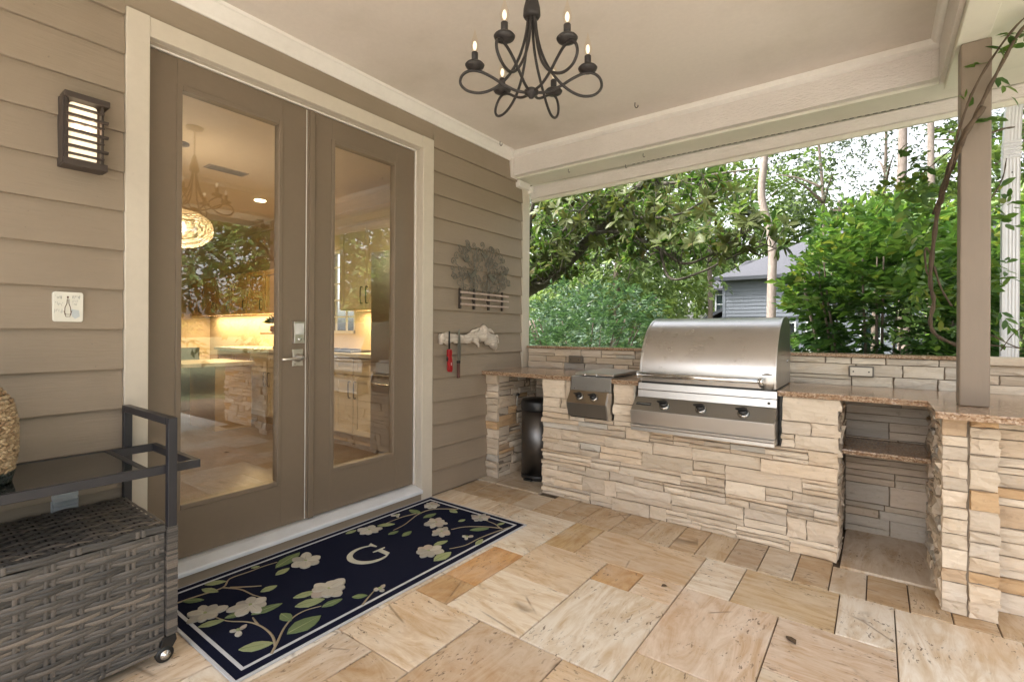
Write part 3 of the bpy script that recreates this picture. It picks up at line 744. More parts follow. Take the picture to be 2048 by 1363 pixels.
ib = MB().lathe([(.006, 0), (.008, .004), (.008, .006)], (2.215, 3.164, .846), 12, 'y'); ib.build('igniter_button', BLACKP, gr)
B('side_gap', BLACKP, gr, 2.2583, 2.2715, 3.25, 3.6, .60, .888, 0)

# ------------------------------------------------------------------ side burner
sb = thing('side_burner', 'small built-in steel side burner with two black knobs left of the grill', 'burner', (1.045, 3.4, .8))
X0, X1 = .892, 1.214
def sp(name, poly, mat=STEELD, x0=X0, x1=X1, bev=.0015): return MB().prism(poly, x0, x1, 'x').build(name, mat, sb, bev)
sp('upper_panel', [(3.196, .926), (3.190, .826), (3.5, .826), (3.5, .926)])
sp('knob_panel', [(3.188, .825), (3.128, .742), (3.5, .742), (3.5, .825)], M_steel('bronzed_steel', (.36, .30, .235), .3), X0-.004, X1)
sp('lower_panel', [(3.127, .741), (3.160, .640), (3.5, .640), (3.5, .741)], STEELD, X0-.004, X1-.012)
sp('side_flange', [(3.150, .825), (3.120, .742), (3.150, .632), (3.21, .632), (3.21, .825)], STEEL, X1-.0115, X1+.001)
B('drip_slot', BLACKP, sb, X0+.004, X1-.013, 3.18, 3.4, .630, .6395, 0)
B('frame_top', STEEL, sb, X0, X1, 3.2, 3.735, .9205, .928, .001)
lid = MB().prism([(3.225, .936), (3.235, .952), (3.70, .957), (3.715, .936)], X0+.012, X1+.115-.115, 'x')
lid.build('lid', STEEL, sb, .003)
for xx in (.99, 1.085): MB().lathe([(.006, 0), (.009, .008), (.009, .012), (.003, .016)], (xx, 3.222, .929), 10).build('lid_screw', CHROME, sb)
for xx, zz in ((.925, .84), (1.02, .85), (1.175, .84)): MB().lathe([(.0035, 0), (.003, .003)], (xx, 3.1885, zz), 8, 'y').build('screw', CHROME, sb)
for xx in (.985, 1.100): knob(sb, xx, 3.156, .785, .92, Vector((0, -.81, .585)))

# ------------------------------------------------------------------ step bin
tb = thing('trash_can', 'tall narrow stainless steel bin with a black lid in the left niche', 'bin', (.46, 3.60, 0))
cx, cy = .385, 3.54
MB().lathe([(.155, .045), (.155, .585)], (cx, cy, 0), 40).build('body', M_steel('bin_steel', (.17, .165, .165), .34, (40, 40, 2)), tb)
MB().lathe([(.158, .585), (.160, .60), (.160, .655), (.150, .675), (.0001, .685)], (cx, cy, 0), 40).build('lid', BLACKP, tb)
MB().lathe([(.150, .006), (.158, .012), (.158, .046), (.155, .05)], (cx, cy, 0), 40).build('base', BLACKP, tb)
B('pedal', BLACKP, tb, cx-.04, cx+.04, cy-.185, cy-.15, .012, .026, .004)
# tap on the niche wall
tp = MB(); tp.tube(bez([(.128, 3.50, .70), (.165, 3.50, .70), (.178, 3.495, .69), (.178, 3.49, .60)], 5), .007, 8)
tpo = tp.build('pipe_stub', M_plain('old_pipe', (.35, .33, .30), .4, .6), None)
tag(tpo, 'small bent metal pipe with a dark valve beside the bin', 'pipe')
MB().lathe([(.014, 0), (.016, .012), (.010, .022)], (.172, 3.50, .70), 10, 'x').build('valve', BLACKP, tpo)

# ------------------------------------------------------------------ chandelier
BULBG = M_glass('bulb_glass', (1, .97, .92), 1.2); GLOW = M_emit('bulb_filament', (1.0, .78, .52), .17)
ch = thing('chandelier', 'black wrought iron chandelier with six looped arms and flame bulbs on the porch ceiling', 'chandelier', (1.574, 1.657, 2.9))
CXc, CYc = 1.574, 1.657
MB().lathe([(.0001, 2.205), (.010, 2.208), (.014, 2.218), (.028, 2.224), (.030, 2.236), (.018, 2.246), (.010, 2.25)], (CXc, CYc, 0), 18).build('hub', IRON, ch)
MB().lathe([(.030, 2.535), (.036, 2.545), (.034, 2.575), (.024, 2.615), (.014, 2.66), (.0075, 2.68)], (CXc, CYc, 0), 20).build('top_cap', IRON, ch)
MB().tube([(CXc, CYc, 2.67), (CXc, CYc, 2.875)], .006, 8).build('stem', IRON, ch)
MB().lathe([(.065, 2.898), (.062, 2.885), (.03, 2.875), (.008, 2.865)], (CXc, CYc, 0), 24).build('canopy', IRON, ch)
MB().ell((CXc, CYc, 2.55), (.010, .010, .02), 10, 6).build('drop_finial', IRON, ch)
ARM = [(.014, 2.56), (.020, 2.49), (.032, 2.43), (.052, 2.37), (.082, 2.315), (.122, 2.268), (.168, 2.236), (.215, 2.222), (.262, 2.230), (.289, 2.258), (.284, 2.292), (.255, 2.314), (.215, 2.313), (.168, 2.292), (.120, 2.262), (.068, 2.237), (.022, 2.230)]
for k in range(6):
    a = YAW+k*PI/3+.04; ca, sa = math.cos(a), math.sin(a)
    def rp_(r, z, side=0.0): return (CXc+r*ca-side*sa, CYc+r*sa+side*ca, z)
    pts = bez([rp_(r, z, .004*math.sin(i)) for i, (r, z) in enumerate(ARM)], 5)
    arm = MB().tube(pts, .0058, 8).build('arm', IRON, ch)
    r0 = .232; z0 = 2.318; c = rp_(r0, 0)
    cup = MB().lathe([(.004, z0-.004), (.020, z0+.002), (.036, z0+.010), (.040, z0+.018), (.034, z0+.025), (.013, z0+.028)], (c[0], c[1], 0), 20).build('bobeche', IRON, arm)
    MB().lathe([(.0135, z0+.027), (.0135, z0+.068), (.010, z0+.071)], (c[0], c[1], 0), 14).build('candle_sleeve', IRON, arm)
    MB().lathe([(.009, z0+.071), (.0155, z0+.086), (.0175, z0+.098), (.0145, z0+.116), (.008, z0+.136), (.003, z0+.155), (.0008, z0+.166)], (c[0], c[1], 0), 14).build('flame_bulb', BULBG, arm)
    MB().ell((c[0], c[1], z0+.097), (.0085, .0085, .019), 10, 8).build('glowing_filament', GLOW, arm)

# ------------------------------------------------------------------ wall lamp
la = thing('wall_lamp', 'lit dark bronze louvred wall lamp on the siding left of the doors', 'lamp', (.01, .57, 2.06))
B('back_plate', BRONZE, la, .004, .024, .500, .640, 1.918, 2.205, .003)
for y0, y1 in ((.502, .520), (.624, .640)): B('side_plate', BRONZE, la, .0245, .084, y0, y1 if y0 < .6 else y0+.010, 1.925, 2.20, .002)
B('top_bar', BRONZE, la, .0245, .102, .504, .650, 2.188, 2.212, .002); B('bottom_bar', BRONZE, la, .0245, .098, .504, .644, 1.916, 1.945, .002)
lens = M_emit('lamp_lens', (1.0, .76, .48), .19, (.9, .85, .75))
B('frosted_lens', lens, la, .03, .072, .526, .616, 1.948, 2.184, .012)
for i, z in enumerate((2.157, 2.125, 2.095, 2.063, 2.030, 1.999, 1.966)):
    e = .014 if i % 2 else .0
    B('louvre', BRONZE, la, .0735, .094, .508, .634+e, z-.0035-(.003 if i % 2 else 0), z+.0035, .001)
B('top_slot_rod', BRONZE, la, .0735, .092, .508, .514, 1.9455, 2.187, 0)

L = bpy.data.lights.new('wall_lamp_glow', 'POINT'); L.energy = .9; L.color = (1, .76, .5); L.shadow_soft_size = .04
lo = bpy.data.objects.new('wall_lamp_glow', L); COL.objects.link(lo); lo.parent = la; lo.location = Vector((.066, .571, 2.09))-_org(la)

# ------------------------------------------------------------------ ceramic plaque
pq = thing('wall_plaque', 'small square white ceramic plaque with a bottle drawing on the siding by the doors', 'plaque', (.01, .534, 1.34))
def rrect(y0, y1, z0, z1, r, n=5):
    out = []
    for cy_, cz_, a0 in ((y1-r, z1-r, 0), (y0+r, z1-r, PI/2), (y0+r, z0+r, PI), (y1-r, z0+r, 1.5*PI)):
        out += [(cy_+r*math.cos(a0+PI/2*i/n), cz_+r*math.sin(a0+PI/2*i/n)) for i in range(n+1)]
    return out
MB().prism(rrect(.486, .583, 1.281, 1.405, .010), .004, .024, 'x').build('tile_body', M_plain('glazed_white', (.74, .72, .65), .18, var=.03), pq, .003)
INK = M_plain('grey_ink', (.32, .33, .34), .4); INKB = M_plain('brown_ink', (.16, .10, .07), .4); INKL = M_plain('pale_blue_glaze', (.50, .54, .56), .3)
bt = MB().tube([(.0245, .533+y, 1.345+z) for y, z in ((-.002, .03), (-.003, .012), (-.009, -.004), (-.010, -.03), (-.006, -.042), (.006, -.042), (.010, -.03), (.008, -.004), (.003, .012), (.003, .03))], .0013, 5)
bt.tube([(.0245, .533, 1.387), (.0245, .533, 1.379)], .003, 6); bt.tube([(.0245, .520, 1.325), (.0245, .527, 1.312), (.0245, .540, 1.312), (.0245, .546, 1.327)], .0012, 5)
bt.build('bottle_motif', INKB, pq)
rq = random.Random(5); sc = MB()
for (cy_, cz_, n) in ((.507, 1.382, 5), (.507, 1.355, 6), (.504, 1.325, 6), (.560, 1.384, 6), (.561, 1.365, 4), (.561, 1.350, 3)):
    for i in range(n): sc.tube([(.0244, cy_-.012+i*.0045+rq.uniform(-.001, .001), cz_+rq.uniform(-.009, .009)) for _ in range(3)], .0006, 4)
sc.build('faint_script', INK, pq)
MB().prism([(.543, 1.335), (.556, 1.332), (.568, 1.330), (.571, 1.304), (.556, 1.294), (.545, 1.305)], .0236, .0248, 'x').build('leaf_motif', INKL, pq)

# ------------------------------------------------------------------ metal tree on the wall
TREEM = M_plain('weathered_iron', (.21, .195, .165), .6, .3, var=.25, scale=40, bump=.2)
mt = thing('metal_wall_tree', 'scrolled wrought metal tree with birds over a small fence on the siding', 'wall decoration', (.02, 3.18, 1.75))
rm = random.Random(21); X_ = .034
def spiral(y, z, r, a0, dr, turns=1.35, n=18, x=X_):
    return [(x, y+r*(1-i/n*.85)*math.cos(a0+dr*turns*2*PI*i/n), z+r*(1-i/n*.85)*math.sin(a0+dr*turns*2*PI*i/n)) for i in range(n+1)]
cent = []
while len(cent) < 64:
    y, z = rm.uniform(-1, 1), rm.uniform(-1, 1)
    if y*y+z*z > 1: continue
    y = 3.185+y*.37; z = 1.765+z*.24
    if z < 1.62 and abs(y-3.17) < .2: z += .03
    if all((y-a)**2+(z-b)**2 > .0032 for a, b in cent) or rm.random() < .02: cent.append((y, z))
for k, (y, z) in enumerate(cent):
    r = rm.uniform(.026, .040); a = rm.uniform(0, 2*PI)
    sp_ = spiral(y, z, r, a, rm.choice((-1, 1)), x=X_+rm.uniform(-.008, .01))
    root = Vector((X_, 3.18, 1.6)); st_ = Vector(sp_[0]); d = (root-st_).normalized()*rm.uniform(.03, .07)
    MB().tube(bez([st_+d, st_+d*.4+Vector((0, rm.uniform(-.01, .01), 0)), st_], 3)[:-1]+sp_, .0033, 5).build('scroll', TREEM, mt)
for y0 in (3.085, 3.265):
    MB().tube(bez([(X_, y0, 1.50), (X_, y0+.004, 1.64), (X_, y0-.004, 1.78), (X_, y0+.02, 1.93)], 5), .0042, 6).build('trunk', TREEM, mt)
for pts in (((3.085, 1.62), (3.02, 1.70), (2.93, 1.70), (2.87, 1.68)), ((3.265, 1.62), (3.33, 1.72), (3.42, 1.70), (3.50, 1.66)), ((3.085, 1.70), (3.12, 1.80), (3.18, 1.86)), ((3.265, 1.72), (3.24, 1.80), (3.20, 1.88)),
            ((2.95, 1.60), (2.93, 1.68), (2.88, 1.72)), ((3.40, 1.60), (3.43, 1.66), (3.49, 1.69)), ((3.265, 1.78), (3.38, 1.84), (3.45, 1.86)), ((3.085, 1.78), (2.98, 1.84), (2.92, 1.86))):
    MB().tube(bez([(X_, *p) for p in pts], 5), .0032, 6).build('branch', TREEM, mt)
BIRD = M_plain('bird_plate', (.17, .155, .125), .55, .5)
for (y, z, s, fl) in ((3.035, 1.725, .058, 1), (3.30, 1.715, .060, -1), (3.20, 1.895, .045, -1), (2.965, 1.835, .040, 1), (3.45, 1.77, .036, 1)):
    body = [(-1.0, .35), (-.75, -.15), (-.35, -.52), (.15, -.55), (.55, -.25), (.78, .15), (1.25, .30), (.80, .38), (.55, .62), (.25, .45), (-.05, .02), (-.45, -.02)]
    MB().prism([(y+fl*a*s, z+b*s) for a, b in body], X_+.006, X_+.014, 'x').build('bird', BIRD, mt, .001)
FENCE = M_plain('worn_pink_paint', (.46, .36, .31), .6, var=.2, scale=40)
for z in (1.568, 1.522, 1.472):
    B('fence_rail', FENCE, mt, .040, .049, 2.90, 3.535, z-.008, z+.008, .002)
for y in (2.905, 3.075, 3.265, 3.455):
    MB().prism([(y-.010, 1.435), (y+.010, 1.435), (y+.010, 1.592), (y, 1.606), (y-.010, 1.592)], .026, .0395, 'x').build('fence_picket', BRONZE, mt, .001)
B('wall_standoff', BRONZE, mt, .005, .026, 3.07, 3.08, 1.50, 1.52, 0); B('wall_standoff', BRONZE, mt, .005, .026, 3.26, 3.27, 1.50, 1.52, 0)

# ------------------------------------------------------------------ driftwood rack with lighter and knife
def lumpy(pts, rs_, n, amp, sc, seed):
    m = MB(); m.tube(bez(pts, 6), [0.01]*(6*(len(pts)-1)+1), n)
    rr = bez([(r, 0, 0) for r in rs_], 6); P = bez(pts, 6); out = []
    for i in range(len(P)):
        for k in range(n):
            v = Vector(m.v[i*n+k]); d = (v-P[i]).normalized()
            q = rr[i].x*(1+amp*noise.noise(v*sc+Vector((seed, 0, 0)))+amp*.6*noise.noise(v*sc*2.7))
            out.append(P[i]+Vector((d.x*q*.55, d.y*q, d.z*q)))
    m.v = [tuple(v) for v in out]; return m
DRIFT = M_wood('driftwood', (.40, .33, .27), (.74, .68, .60), (14, 1.5, 14), .8)
dw = tag(lumpy([(.03, 2.685, 1.195), (.03, 2.80, 1.20), (.032, 2.95, 1.185), (.035, 3.07, 1.205), (.04, 3.17, 1.225), (.04, 3.26, 1.205), (.035, 3.33, 1.155), (.03, 3.375, 1.10)],
           [.040, .042, .038, .050, .062, .056, .040, .018], 14, .75, 17, 3).build('driftwood_rack', DRIFT, None), 'bleached gnarled driftwood piece mounted on the siding as a hook rack', 'driftwood')
for pts, rr in (([(.035, 3.05, 1.19), (.055, 3.10, 1.15), (.05, 3.12, 1.125)], [.022, .016, .008]), ([(.035, 3.30, 1.19), (.06, 3.345, 1.215), (.05, 3.37, 1.185), (.05, 3.385, 1.15)], [.018, .016, .013, .007]),
                ([(.035, 3.02, 1.22), (.05, 3.06, 1.255), (.05, 3.13, 1.275)], [.015, .018, .010]), ([(.04, 3.20, 1.25), (.055, 3.26, 1.262), (.05, 3.32, 1.235)], [.018, .016, .008])):
    lumpy(pts, rr, 8, .5, 22, 9).build('knot', DRIFT, dw)
MB().ell((.045, 2.70, 1.20), (.016, .030, .038), 12, 8).build('cut_end', DRIFT, dw)
li = thing('gas_lighter', 'red long-nosed gas lighter hanging on the driftwood by the door casing', 'lighter', (.06, 2.755, 1.1))
RED = M_plain('red_plastic', (.34, .010, .014), .28, var=.05)
lb = MB().prism([(2.737, 1.115), (2.770, 1.115), (2.776, 1.09), (2.770, 1.06), (2.778, 1.03), (2.783, .955), (2.772, .938), (2.748, .938), (2.740, .955), (2.738, 1.03), (2.733, 1.05), (2.735, 1.09)], .052, .078, 'x')
lb.build('body', RED, li, .005)
MB().tube([(.064, 2.754, 1.11), (.064, 2.754, 1.255)], [.0075, .0055], 10).build('nozzle', BLACKP, li)
B('trigger', BLACKP, li, .058, .072, 2.728, 2.7345, 1.025, 1.06, .002); B('fuel_window', M_plain('pale_window', (.75, .6, .58), .2), li, .0785, .0800, 2.758, 2.766, .99, 1.012, .0005)
kn = thing('carving_knife', 'long grey bladed knife with a brown handle hanging beside the red lighter', 'knife', (.06, 2.862, 1.1))
MB().prism([(2.848, 1.02), (2.880, 1.02), (2.886, 1.10), (2.880, 1.20), (2.872, 1.272), (2.860, 1.262), (2.850, 1.14)], .061, .0645, 'x').build('blade', STEELD, kn, .0008)
B('handle', M_wood('knife_wood', (.07, .028, .022), (.16, .065, .05), (20, 20, 2)), kn, .053, .073, 2.847, 2.872, .885, 1.0, .005)
B('bolster', BLACKP, kn, .054, .072, 2.846, 2.874, 1.0, 1.022, .003)

# ------------------------------------------------------------------ wall vent behind the cart
ve = thing('wall_vent', 'small grey louvred vent on the siding just above the wicker box', 'vent', (.02, .525, .53))
VM = M_plain('vent_plastic', (.40, .43, .46), .4)
B('flange', VM, ve, .012, .022, .485, .572, .500, .572, .004)
for i in range(4): MB().prism([(.0225, .558-.016*i), (.040, .548-.016*i), (.040, .5455-.016*i), (.0225, .5545-.016*i)], .490, .566, 'y').build('louvre', VM, ve)

# ------------------------------------------------------------------ serving cart with the wicker box
CF, CBk, CY1, CY0 = .574, .040, .743, -.62
ct = thing('serving_cart', 'charcoal metal serving cart with a grey wicker box below, at the left edge', 'cart', (.3, .1, 0))
def post(x0): B('post', CARTM, ct, x0, x0+.030, CY1-.030, CY1, .50 if x0 > .3 else .09, .917, .002)
post(CF-.030); post(CBk)
B('post', CARTM, ct, CF-.030, CF, CY0, CY0+.03, .09, .917, .002); B('post', CARTM, ct, CBk, CBk+.03, CY0, CY0+.03, .09, .917, .002)
B('top_rail', CARTM, ct, CBk+.0301, CF-.0301, CY1-.030, CY1, .889, .917, .002)
B('top_rail', CARTM, ct, CBk+.0301, CF-.0301, CY0, CY0+.030, .889, .917, .002)
sf = MB(); sf.box(CF-.052, CF-.0305, CY0+.01, .835, .703, .735).box(CBk+.0305, CBk+.052, CY0+.01, .835, .703, .735)
sf.box(CBk+.052, CF-.052, CY0+.02, CY0+.045, .703, .735).box(CBk+.052, CF-.052, .640, .662, .703, .735).box(CBk+.052, CF-.052, .812, .835, .703, .735)
sf.build('shelf_frame', CARTM, ct, .002)
t_ = NT('dark_shelf_glass'); t_.bs(Base_Color=(.02, .022, .02), Roughness=.05); t_.set(t_.b, 'Specular IOR Level', .7)
B('shelf_glass', t_.m, ct, CBk+.0525, CF-.0525, CY0+.0455, .6395, .722, .733, .001)
WICK = M_wicker('grey_wicker', [(0, (.042, .041, .041)), (.45, (.095, .09, .087)), (.75, (.175, .155, .138)), (1, (.30, .25, .205))])
rk = random.Random(17)
def ribbon(m, pts, w, th, up, tint):
    """flat band through pts; up = width direction"""
    P = [Vector(p) for p in pts]; U = Vector(up); vs = []
    for i, p in enumerate(P):
        d = (P[min(i+1, len(P)-1)]-P[max(i-1, 0)]).normalized(); nn = d.cross(U).normalized()
        for a, b in ((-1, 0), (-.5, 1), (.5, 1), (1, 0)): vs.append(p+U*(w/2*a)+nn*(th*b))
    fs = [(i*4+k, i*4+k+1, i*4+k+5, i*4+k+4) for i in range(len(P)-1) for k in range(3)]
    m.add(vs, fs, True, tint)
def weave(m, org, e_u, e_v, e_n, lu, lv, pitch=.0125, rib=.072, amp=.0042):
    org, e_u, e_v, e_n = Vector(org), Vector(e_u), Vector(e_v), Vector(e_n)
    r = 0; v = pitch/2
    while v < lv:
        tint = rk.choice((.15, .3, .45, .5, .6, .8, .9))*rk.uniform(.8, 1.1); ph = (r//2 % 2)*PI+rk.uniform(-.15, .15)
        n = int(lu/.012); pts = []
        for i in range(n+1):
            u = lu*i/n; pts.append(org+e_u*u+e_v*(v+.0012*math.sin(u*37+r))+e_n*(amp*math.sin(PI*u/rib*1.0+ph)))
        sgn = 1 if e_u.cross(e_v).dot(e_n) > 0 else -1
        ribbon(m, pts, pitch*1.16, .0018*sgn*1.0, e_v, tint); v += pitch; r += 1
    u = rib*.5
    while u < lu:
        for du in (-.009, .009):
            pts = [org+e_u*(u+du+.001*math.sin(q))+e_v*(lv*q/30)+e_n*.0012 for q in range(31)]
            ribbon(m, pts, .012, -.0012 if e_u.cross(e_v).dot(e_n) > 0 else .0012, e_u, rk.uniform(.25, .75))
        u += rib
core = MB(); core.box(CBk+.02, CF-.022, CY0+.035, CY1-.036, .055, .485)
bxo = core.build('wicker_box', M_plain('box_core', (.025, .023, .022), .8), ct)
fp = MB(); weave(fp, (CF-.016, CY0+.035, .06), (0, 1, 0), (0, 0, 1), (1, 0, 0), CY1-.036-(CY0+.035), .425); fp.build('front_panel', WICK, bxo, tint=True)
ep = MB(); weave(ep, (CF-.03, CY1-.030, .06), (-1, 0, 0), (0, 0, 1), (0, 1, 0), .46, .425); ep.build('end_panel', WICK, bxo, tint=True)
ld = MB(); ld.box(CBk+.012, CF-.012, CY0+.033, CY1-.034, .492, .507)
ldo = ld.build('lid', bpy.data.materials['box_core'], ct)
tp_ = MB(); weave(tp_, (CBk+.012, CY0+.035, .512), (0, 1, 0), (1, 0, 0), (0, 0, 1), CY1-.036-(CY0+.035), CF-CBk-.026, .013, .06, .004); tp_.build('lid_weave', WICK, ldo, tint=True)
rimm = MB(); weave(rimm, (CF-.010, CY0+.035, .492), (0, 1, 0), (0, 0, 1), (1, 0, 0), CY1-.036-(CY0+.035), .024, .012, .09, .0025); rimm.build('lid_rim', WICK, ldo, tint=True)
br = MB(); weave(br, (CF-.010, CY0+.035, .040), (0, 1, 0), (0, 0, 1), (1, 0, 0), CY1-.036-(CY0+.035), .022, .011, .2, .002); br.build('bottom_rim', WICK, bxo, tint=True)
wp = MB()
for i in range(44):
    z = .098+i*.0093; q = rk.uniform(-.0006, .0006)
    wp.add(*(lambda m: (m.v, m.f))(MB().box(CF-.0325-q, CF+.0025+q, CY1-.0325-q, CY1+.0025+q, z, z+.0086)), False, rk.choice((.2, .4, .6, .85)))
wp.build('wrapped_leg', WICK, ct, tint=True)
def caster(x, y):
    c = MB().prism([(y-.024, .092), (y+.018, .092), (y+.022, .07), (y-.004, .026), (y-.03, .026), (y-.034, .06)], x-.018, x+.018, 'x').build('caster', BLACKP, ct, .003)
    MB().lathe([(.026, -.012), (.030, -.008), (.030, .008), (.026, .012)], (x+.009, y-.018, .0305), 20, 'x').build('wheel', BLACKP, c)
    MB().lathe([(.017, 0), (.017, .006), (.009, .007), (.008, .012), (.0001, .013)], (x+.019, y-.018, .0305), 18, 'x').build('wheel_hub', CHROME, c)
caster(CF-.022, CY1-.018); caster(CBk+.02, CY1-.018); caster(CF-.022, CY0+.03); caster(CBk+.02, CY0+.03)

# ------------------------------------------------------------------ woven vase on the cart
va = thing('woven_vase', 'tall seagrass woven vase with a dark base band standing on the cart', 'vase', (.30, .185, .735))
vx, vy = .325, .195
SEA = M_wicker('seagrass', [(0, (.34, .22, .12)), (.5, (.55, .40, .24)), (1, (.70, .55, .36))])
DARKW = M_plain('dark_rush', (.03, .04, .038), .4, var=.3, scale=60)
def vr(z):  # radius over height
    for (z0, r0), (z1, r1) in zip(VP[:-1], VP[1:]):
        if z0 <= z <= z1: return r0+(r1-r0)*(z-z0)/(z1-z0)
    return VP[-1][1]
VP = [(0, .128), (.03, .136), (.10, .146), (.20, .146), (.27, .132), (.31, .105), (.325, .082), (.345, .078)]
MB().lathe([(max(.02, r-.011), .736+z) for z, r in VP], (vx, vy, 0), 28).build('inner_shell', bpy.data.materials['dark_rush'], va)
vb, vd = MB(), MB(); row = 0; z = .006
while z < .335:
    r = vr(z); nb = int(2*PI*r/.019); tgt = vd if z < .042 else vb
    for i in range(nb):
        a = 2*PI*(i+(row % 2)*.5+rk.uniform(-.12, .12))/nb
        c = Vector((vx+r*math.cos(a), vy+r*math.sin(a), .736+z+rk.uniform(-.0012, .0012))); tg = Vector((-math.sin(a), math.cos(a), .55 if row % 2 else -.55)).normalized()
        s_ = .0125; tgt.tube([c-tg*s_, c-tg*s_*.5, c+tg*s_*.5, c+tg*s_], [.002, .0066, .0066, .002], 6, tint=rk.random())
    z += .0132; row += 1
vb.build('woven_body', SEA, va, tint=True); vd.build('base_band', DARKW, va, tint=True)
MB().tube(bez([(vx+.07*math.cos(a), vy+.07*math.sin(a), 1.085) for a in [2*PI*i/12 for i in range(12)]], 2, True), .006, 6, closed=True).build('neck_ring', DARKW, va)

# ------------------------------------------------------------------ floral door mat
NAVY = M_carpet('navy_pile', (.0075, .0095, .026)); OFFW = M_carpet('off_white_pile', (.55, .56, .60), .12); PETAL = M_carpet('petal_pile', (.43, .40, .345), .15); PETALS = [PETAL, M_carpet('petal_pile_shade', (.36, .34, .30), .15), M_carpet('petal_pile_light', (.50, .47, .41), .15), M_carpet('petal_pile_pink', (.42, .36, .31), .15)]
GRN = M_carpet('green_pile', (.155, .20, .095), .3); GRN2 = M_carpet('pale_green_pile', (.30, .335, .175), .3); STEMC = M_carpet('stem_pile', (.33, .27, .185), .2); LETT = M_carpet('letter_pile', (.46, .46, .40), .12)
rg = thing('door_mat', 'navy floral runner mat with white blossoms and a letter G before the doors', 'mat', (.46, 1.71, 0))
RX0, RX1, RY0, RY1 = .022, .905, .806, 2.606
def ring(name, ins, w, z, mat):
    m = MB(); a, b, c, d = RX0+ins, RX1-ins, RY0+ins, RY1-ins
    for q in ((a, b, c, c+w), (a, b, d-w, d), (a, a+w, c+w, d-w), (b-w, b, c+w, d-w)): m.box(q[0], q[1], q[2], q[3], .0022, z)
    return m.build(name, mat, rg, .001)
MB().box(RX0+.012, RX1-.012, RY0+.012, RY1-.012, .002, .0095).build('pile', NAVY, rg, .002)
ring('binding', 0, .012, .0085, OFFW); ring('inner_stripe', .046, .014, .0105, OFFW)
def poly3(name, pts, z1, mat, parent=None, z0=.009): return MB().prism(pts, z0, z1, 'z').build(name, mat, parent or rg, .0008, 1)
# the letter: up is towards the wall (-x), right is +y
gc, gd = .452, 1.716
def G(u, v): return (gc-v*1.1, gd+u*1.1)
outer = [(.105*math.cos(a), .100*math.sin(a)) for a in [math.radians(t) for t in range(48, 316, 8)]]
inner = [(.018+.092*math.cos(a), .084*math.sin(a)) for a in [math.radians(t) for t in range(312, 50, -8)]]
poly3('letter', [G(u, v) for u, v in outer+[(.070, -.062), (.062, -.035)][:0]+inner], .0125, LETT)
poly3('letter', [G(u, v) for u, v in ((.052, -.078), (.078, -.072), (.080, -.008), (.103, -.004), (.103, .004), (.030, .004), (.030, -.003), (.053, -.008))], .0127, LETT)
poly3('letter', [G(u, v) for u, v in ((.062, .082), (.080, .092), (.090, .098), (.086, .040), (.078, .042), (.070, .070))], .0126, LETT)
rf = random.Random(4)
def blossom(x, y, r, n, z=.0150, squash=1.0, rot=0.0):
    base = None
    for k in range(n):
        a = rot+2*PI*k/n+rf.uniform(-.12, .12); L = r*rf.uniform(.78, 1.25); w = r*rf.uniform(.26, .40); c, s_ = math.cos(a), math.sin(a)
        pr = [(0.02, .15), (.35, .8), (.62, 1.0), (.85, .75), (.97, .3), (1.0, 0), (.96, -.3), (.84, -.7), (.60, -1.0), (.34, -.8), (.02, -.15)]
        pts = [(x+(L*u*c-w*v*s_), y+(L*u*s_+w*v*c)*squash) for u, v in pr]
        if base is None: base = poly3('blossom', pts, z, PETAL)
        else: poly3('petal', pts, z+.0007*((k*3) % n), rf.choice(PETALS), base)
        a2 = a+.12; poly3('petal_vein', [(x+L*.2*math.cos(a2-.1), y+L*.2*math.sin(a2-.1)), (x+L*.82*math.cos(a), y+L*.82*math.sin(a)), (x+L*.2*math.cos(a2+.12), y+L*.2*math.sin(a2+.12))], z+.0007*((k*3) % n)+.0006, PETALS[1], base, z)
    MB().ell((x, y, z+.002), (.010, .008, .004), 8, 5).build('flower_centre', GRN2, base)
for b in ((.255, 1.46, .098, 6, .4), (.610, 1.368, .088, 8, .1), (.455, 1.075, .078, 7, .8), (.365, .925, .075, 7, .3), (.690, 1.945, .085, 7, .5), (.185, 1.925, .068, 7, .2),
          (.430, 2.262, .070, 8, .4), (.560, 2.180, .062, 7, 1.0), (.598, 2.500, .058, 8, .1), (.172, 2.470, .056, 8, .6)):
    blossom(b[0], b[1], b[2], b[3], rot=b[4])
for x, y in ((.605, .955), (.803, 1.519), (.735, 2.22), (.126, 2.193)): blossom(x, y, .036, 3, rot=rf.uniform(0, 6))
def mleaf(p, q):
    a, b = Vector((*p, 0)), Vector((*q, 0)); d = b-a; L = d.length; d /= L; s_ = Vector((-d.y, d.x, 0)); w = L*rf.uniform(.20, .30)
    pr = [(0, 0), (.15, .55), (.4, 1.0), (.65, .85), (.85, .45), (1.0, 0), (.85, -.45), (.65, -.8), (.4, -.95), (.15, -.5)]
    o = poly3('leaf', [tuple((a+d*L*u+s_*w*v).to_2d()) for u, v in pr], .0130+rf.uniform(0, .0008), rf.choice((GRN, GRN, GRN2)))
    poly3('leaf_vein', [tuple((a+d*L*u+s_*w*v).to_2d()) for u, v in ((.05, -.06), (.9, 0), (.05, .06))], .0145, GRN2 if o.data.materials[0] == GRN else GRN, o, .0125)
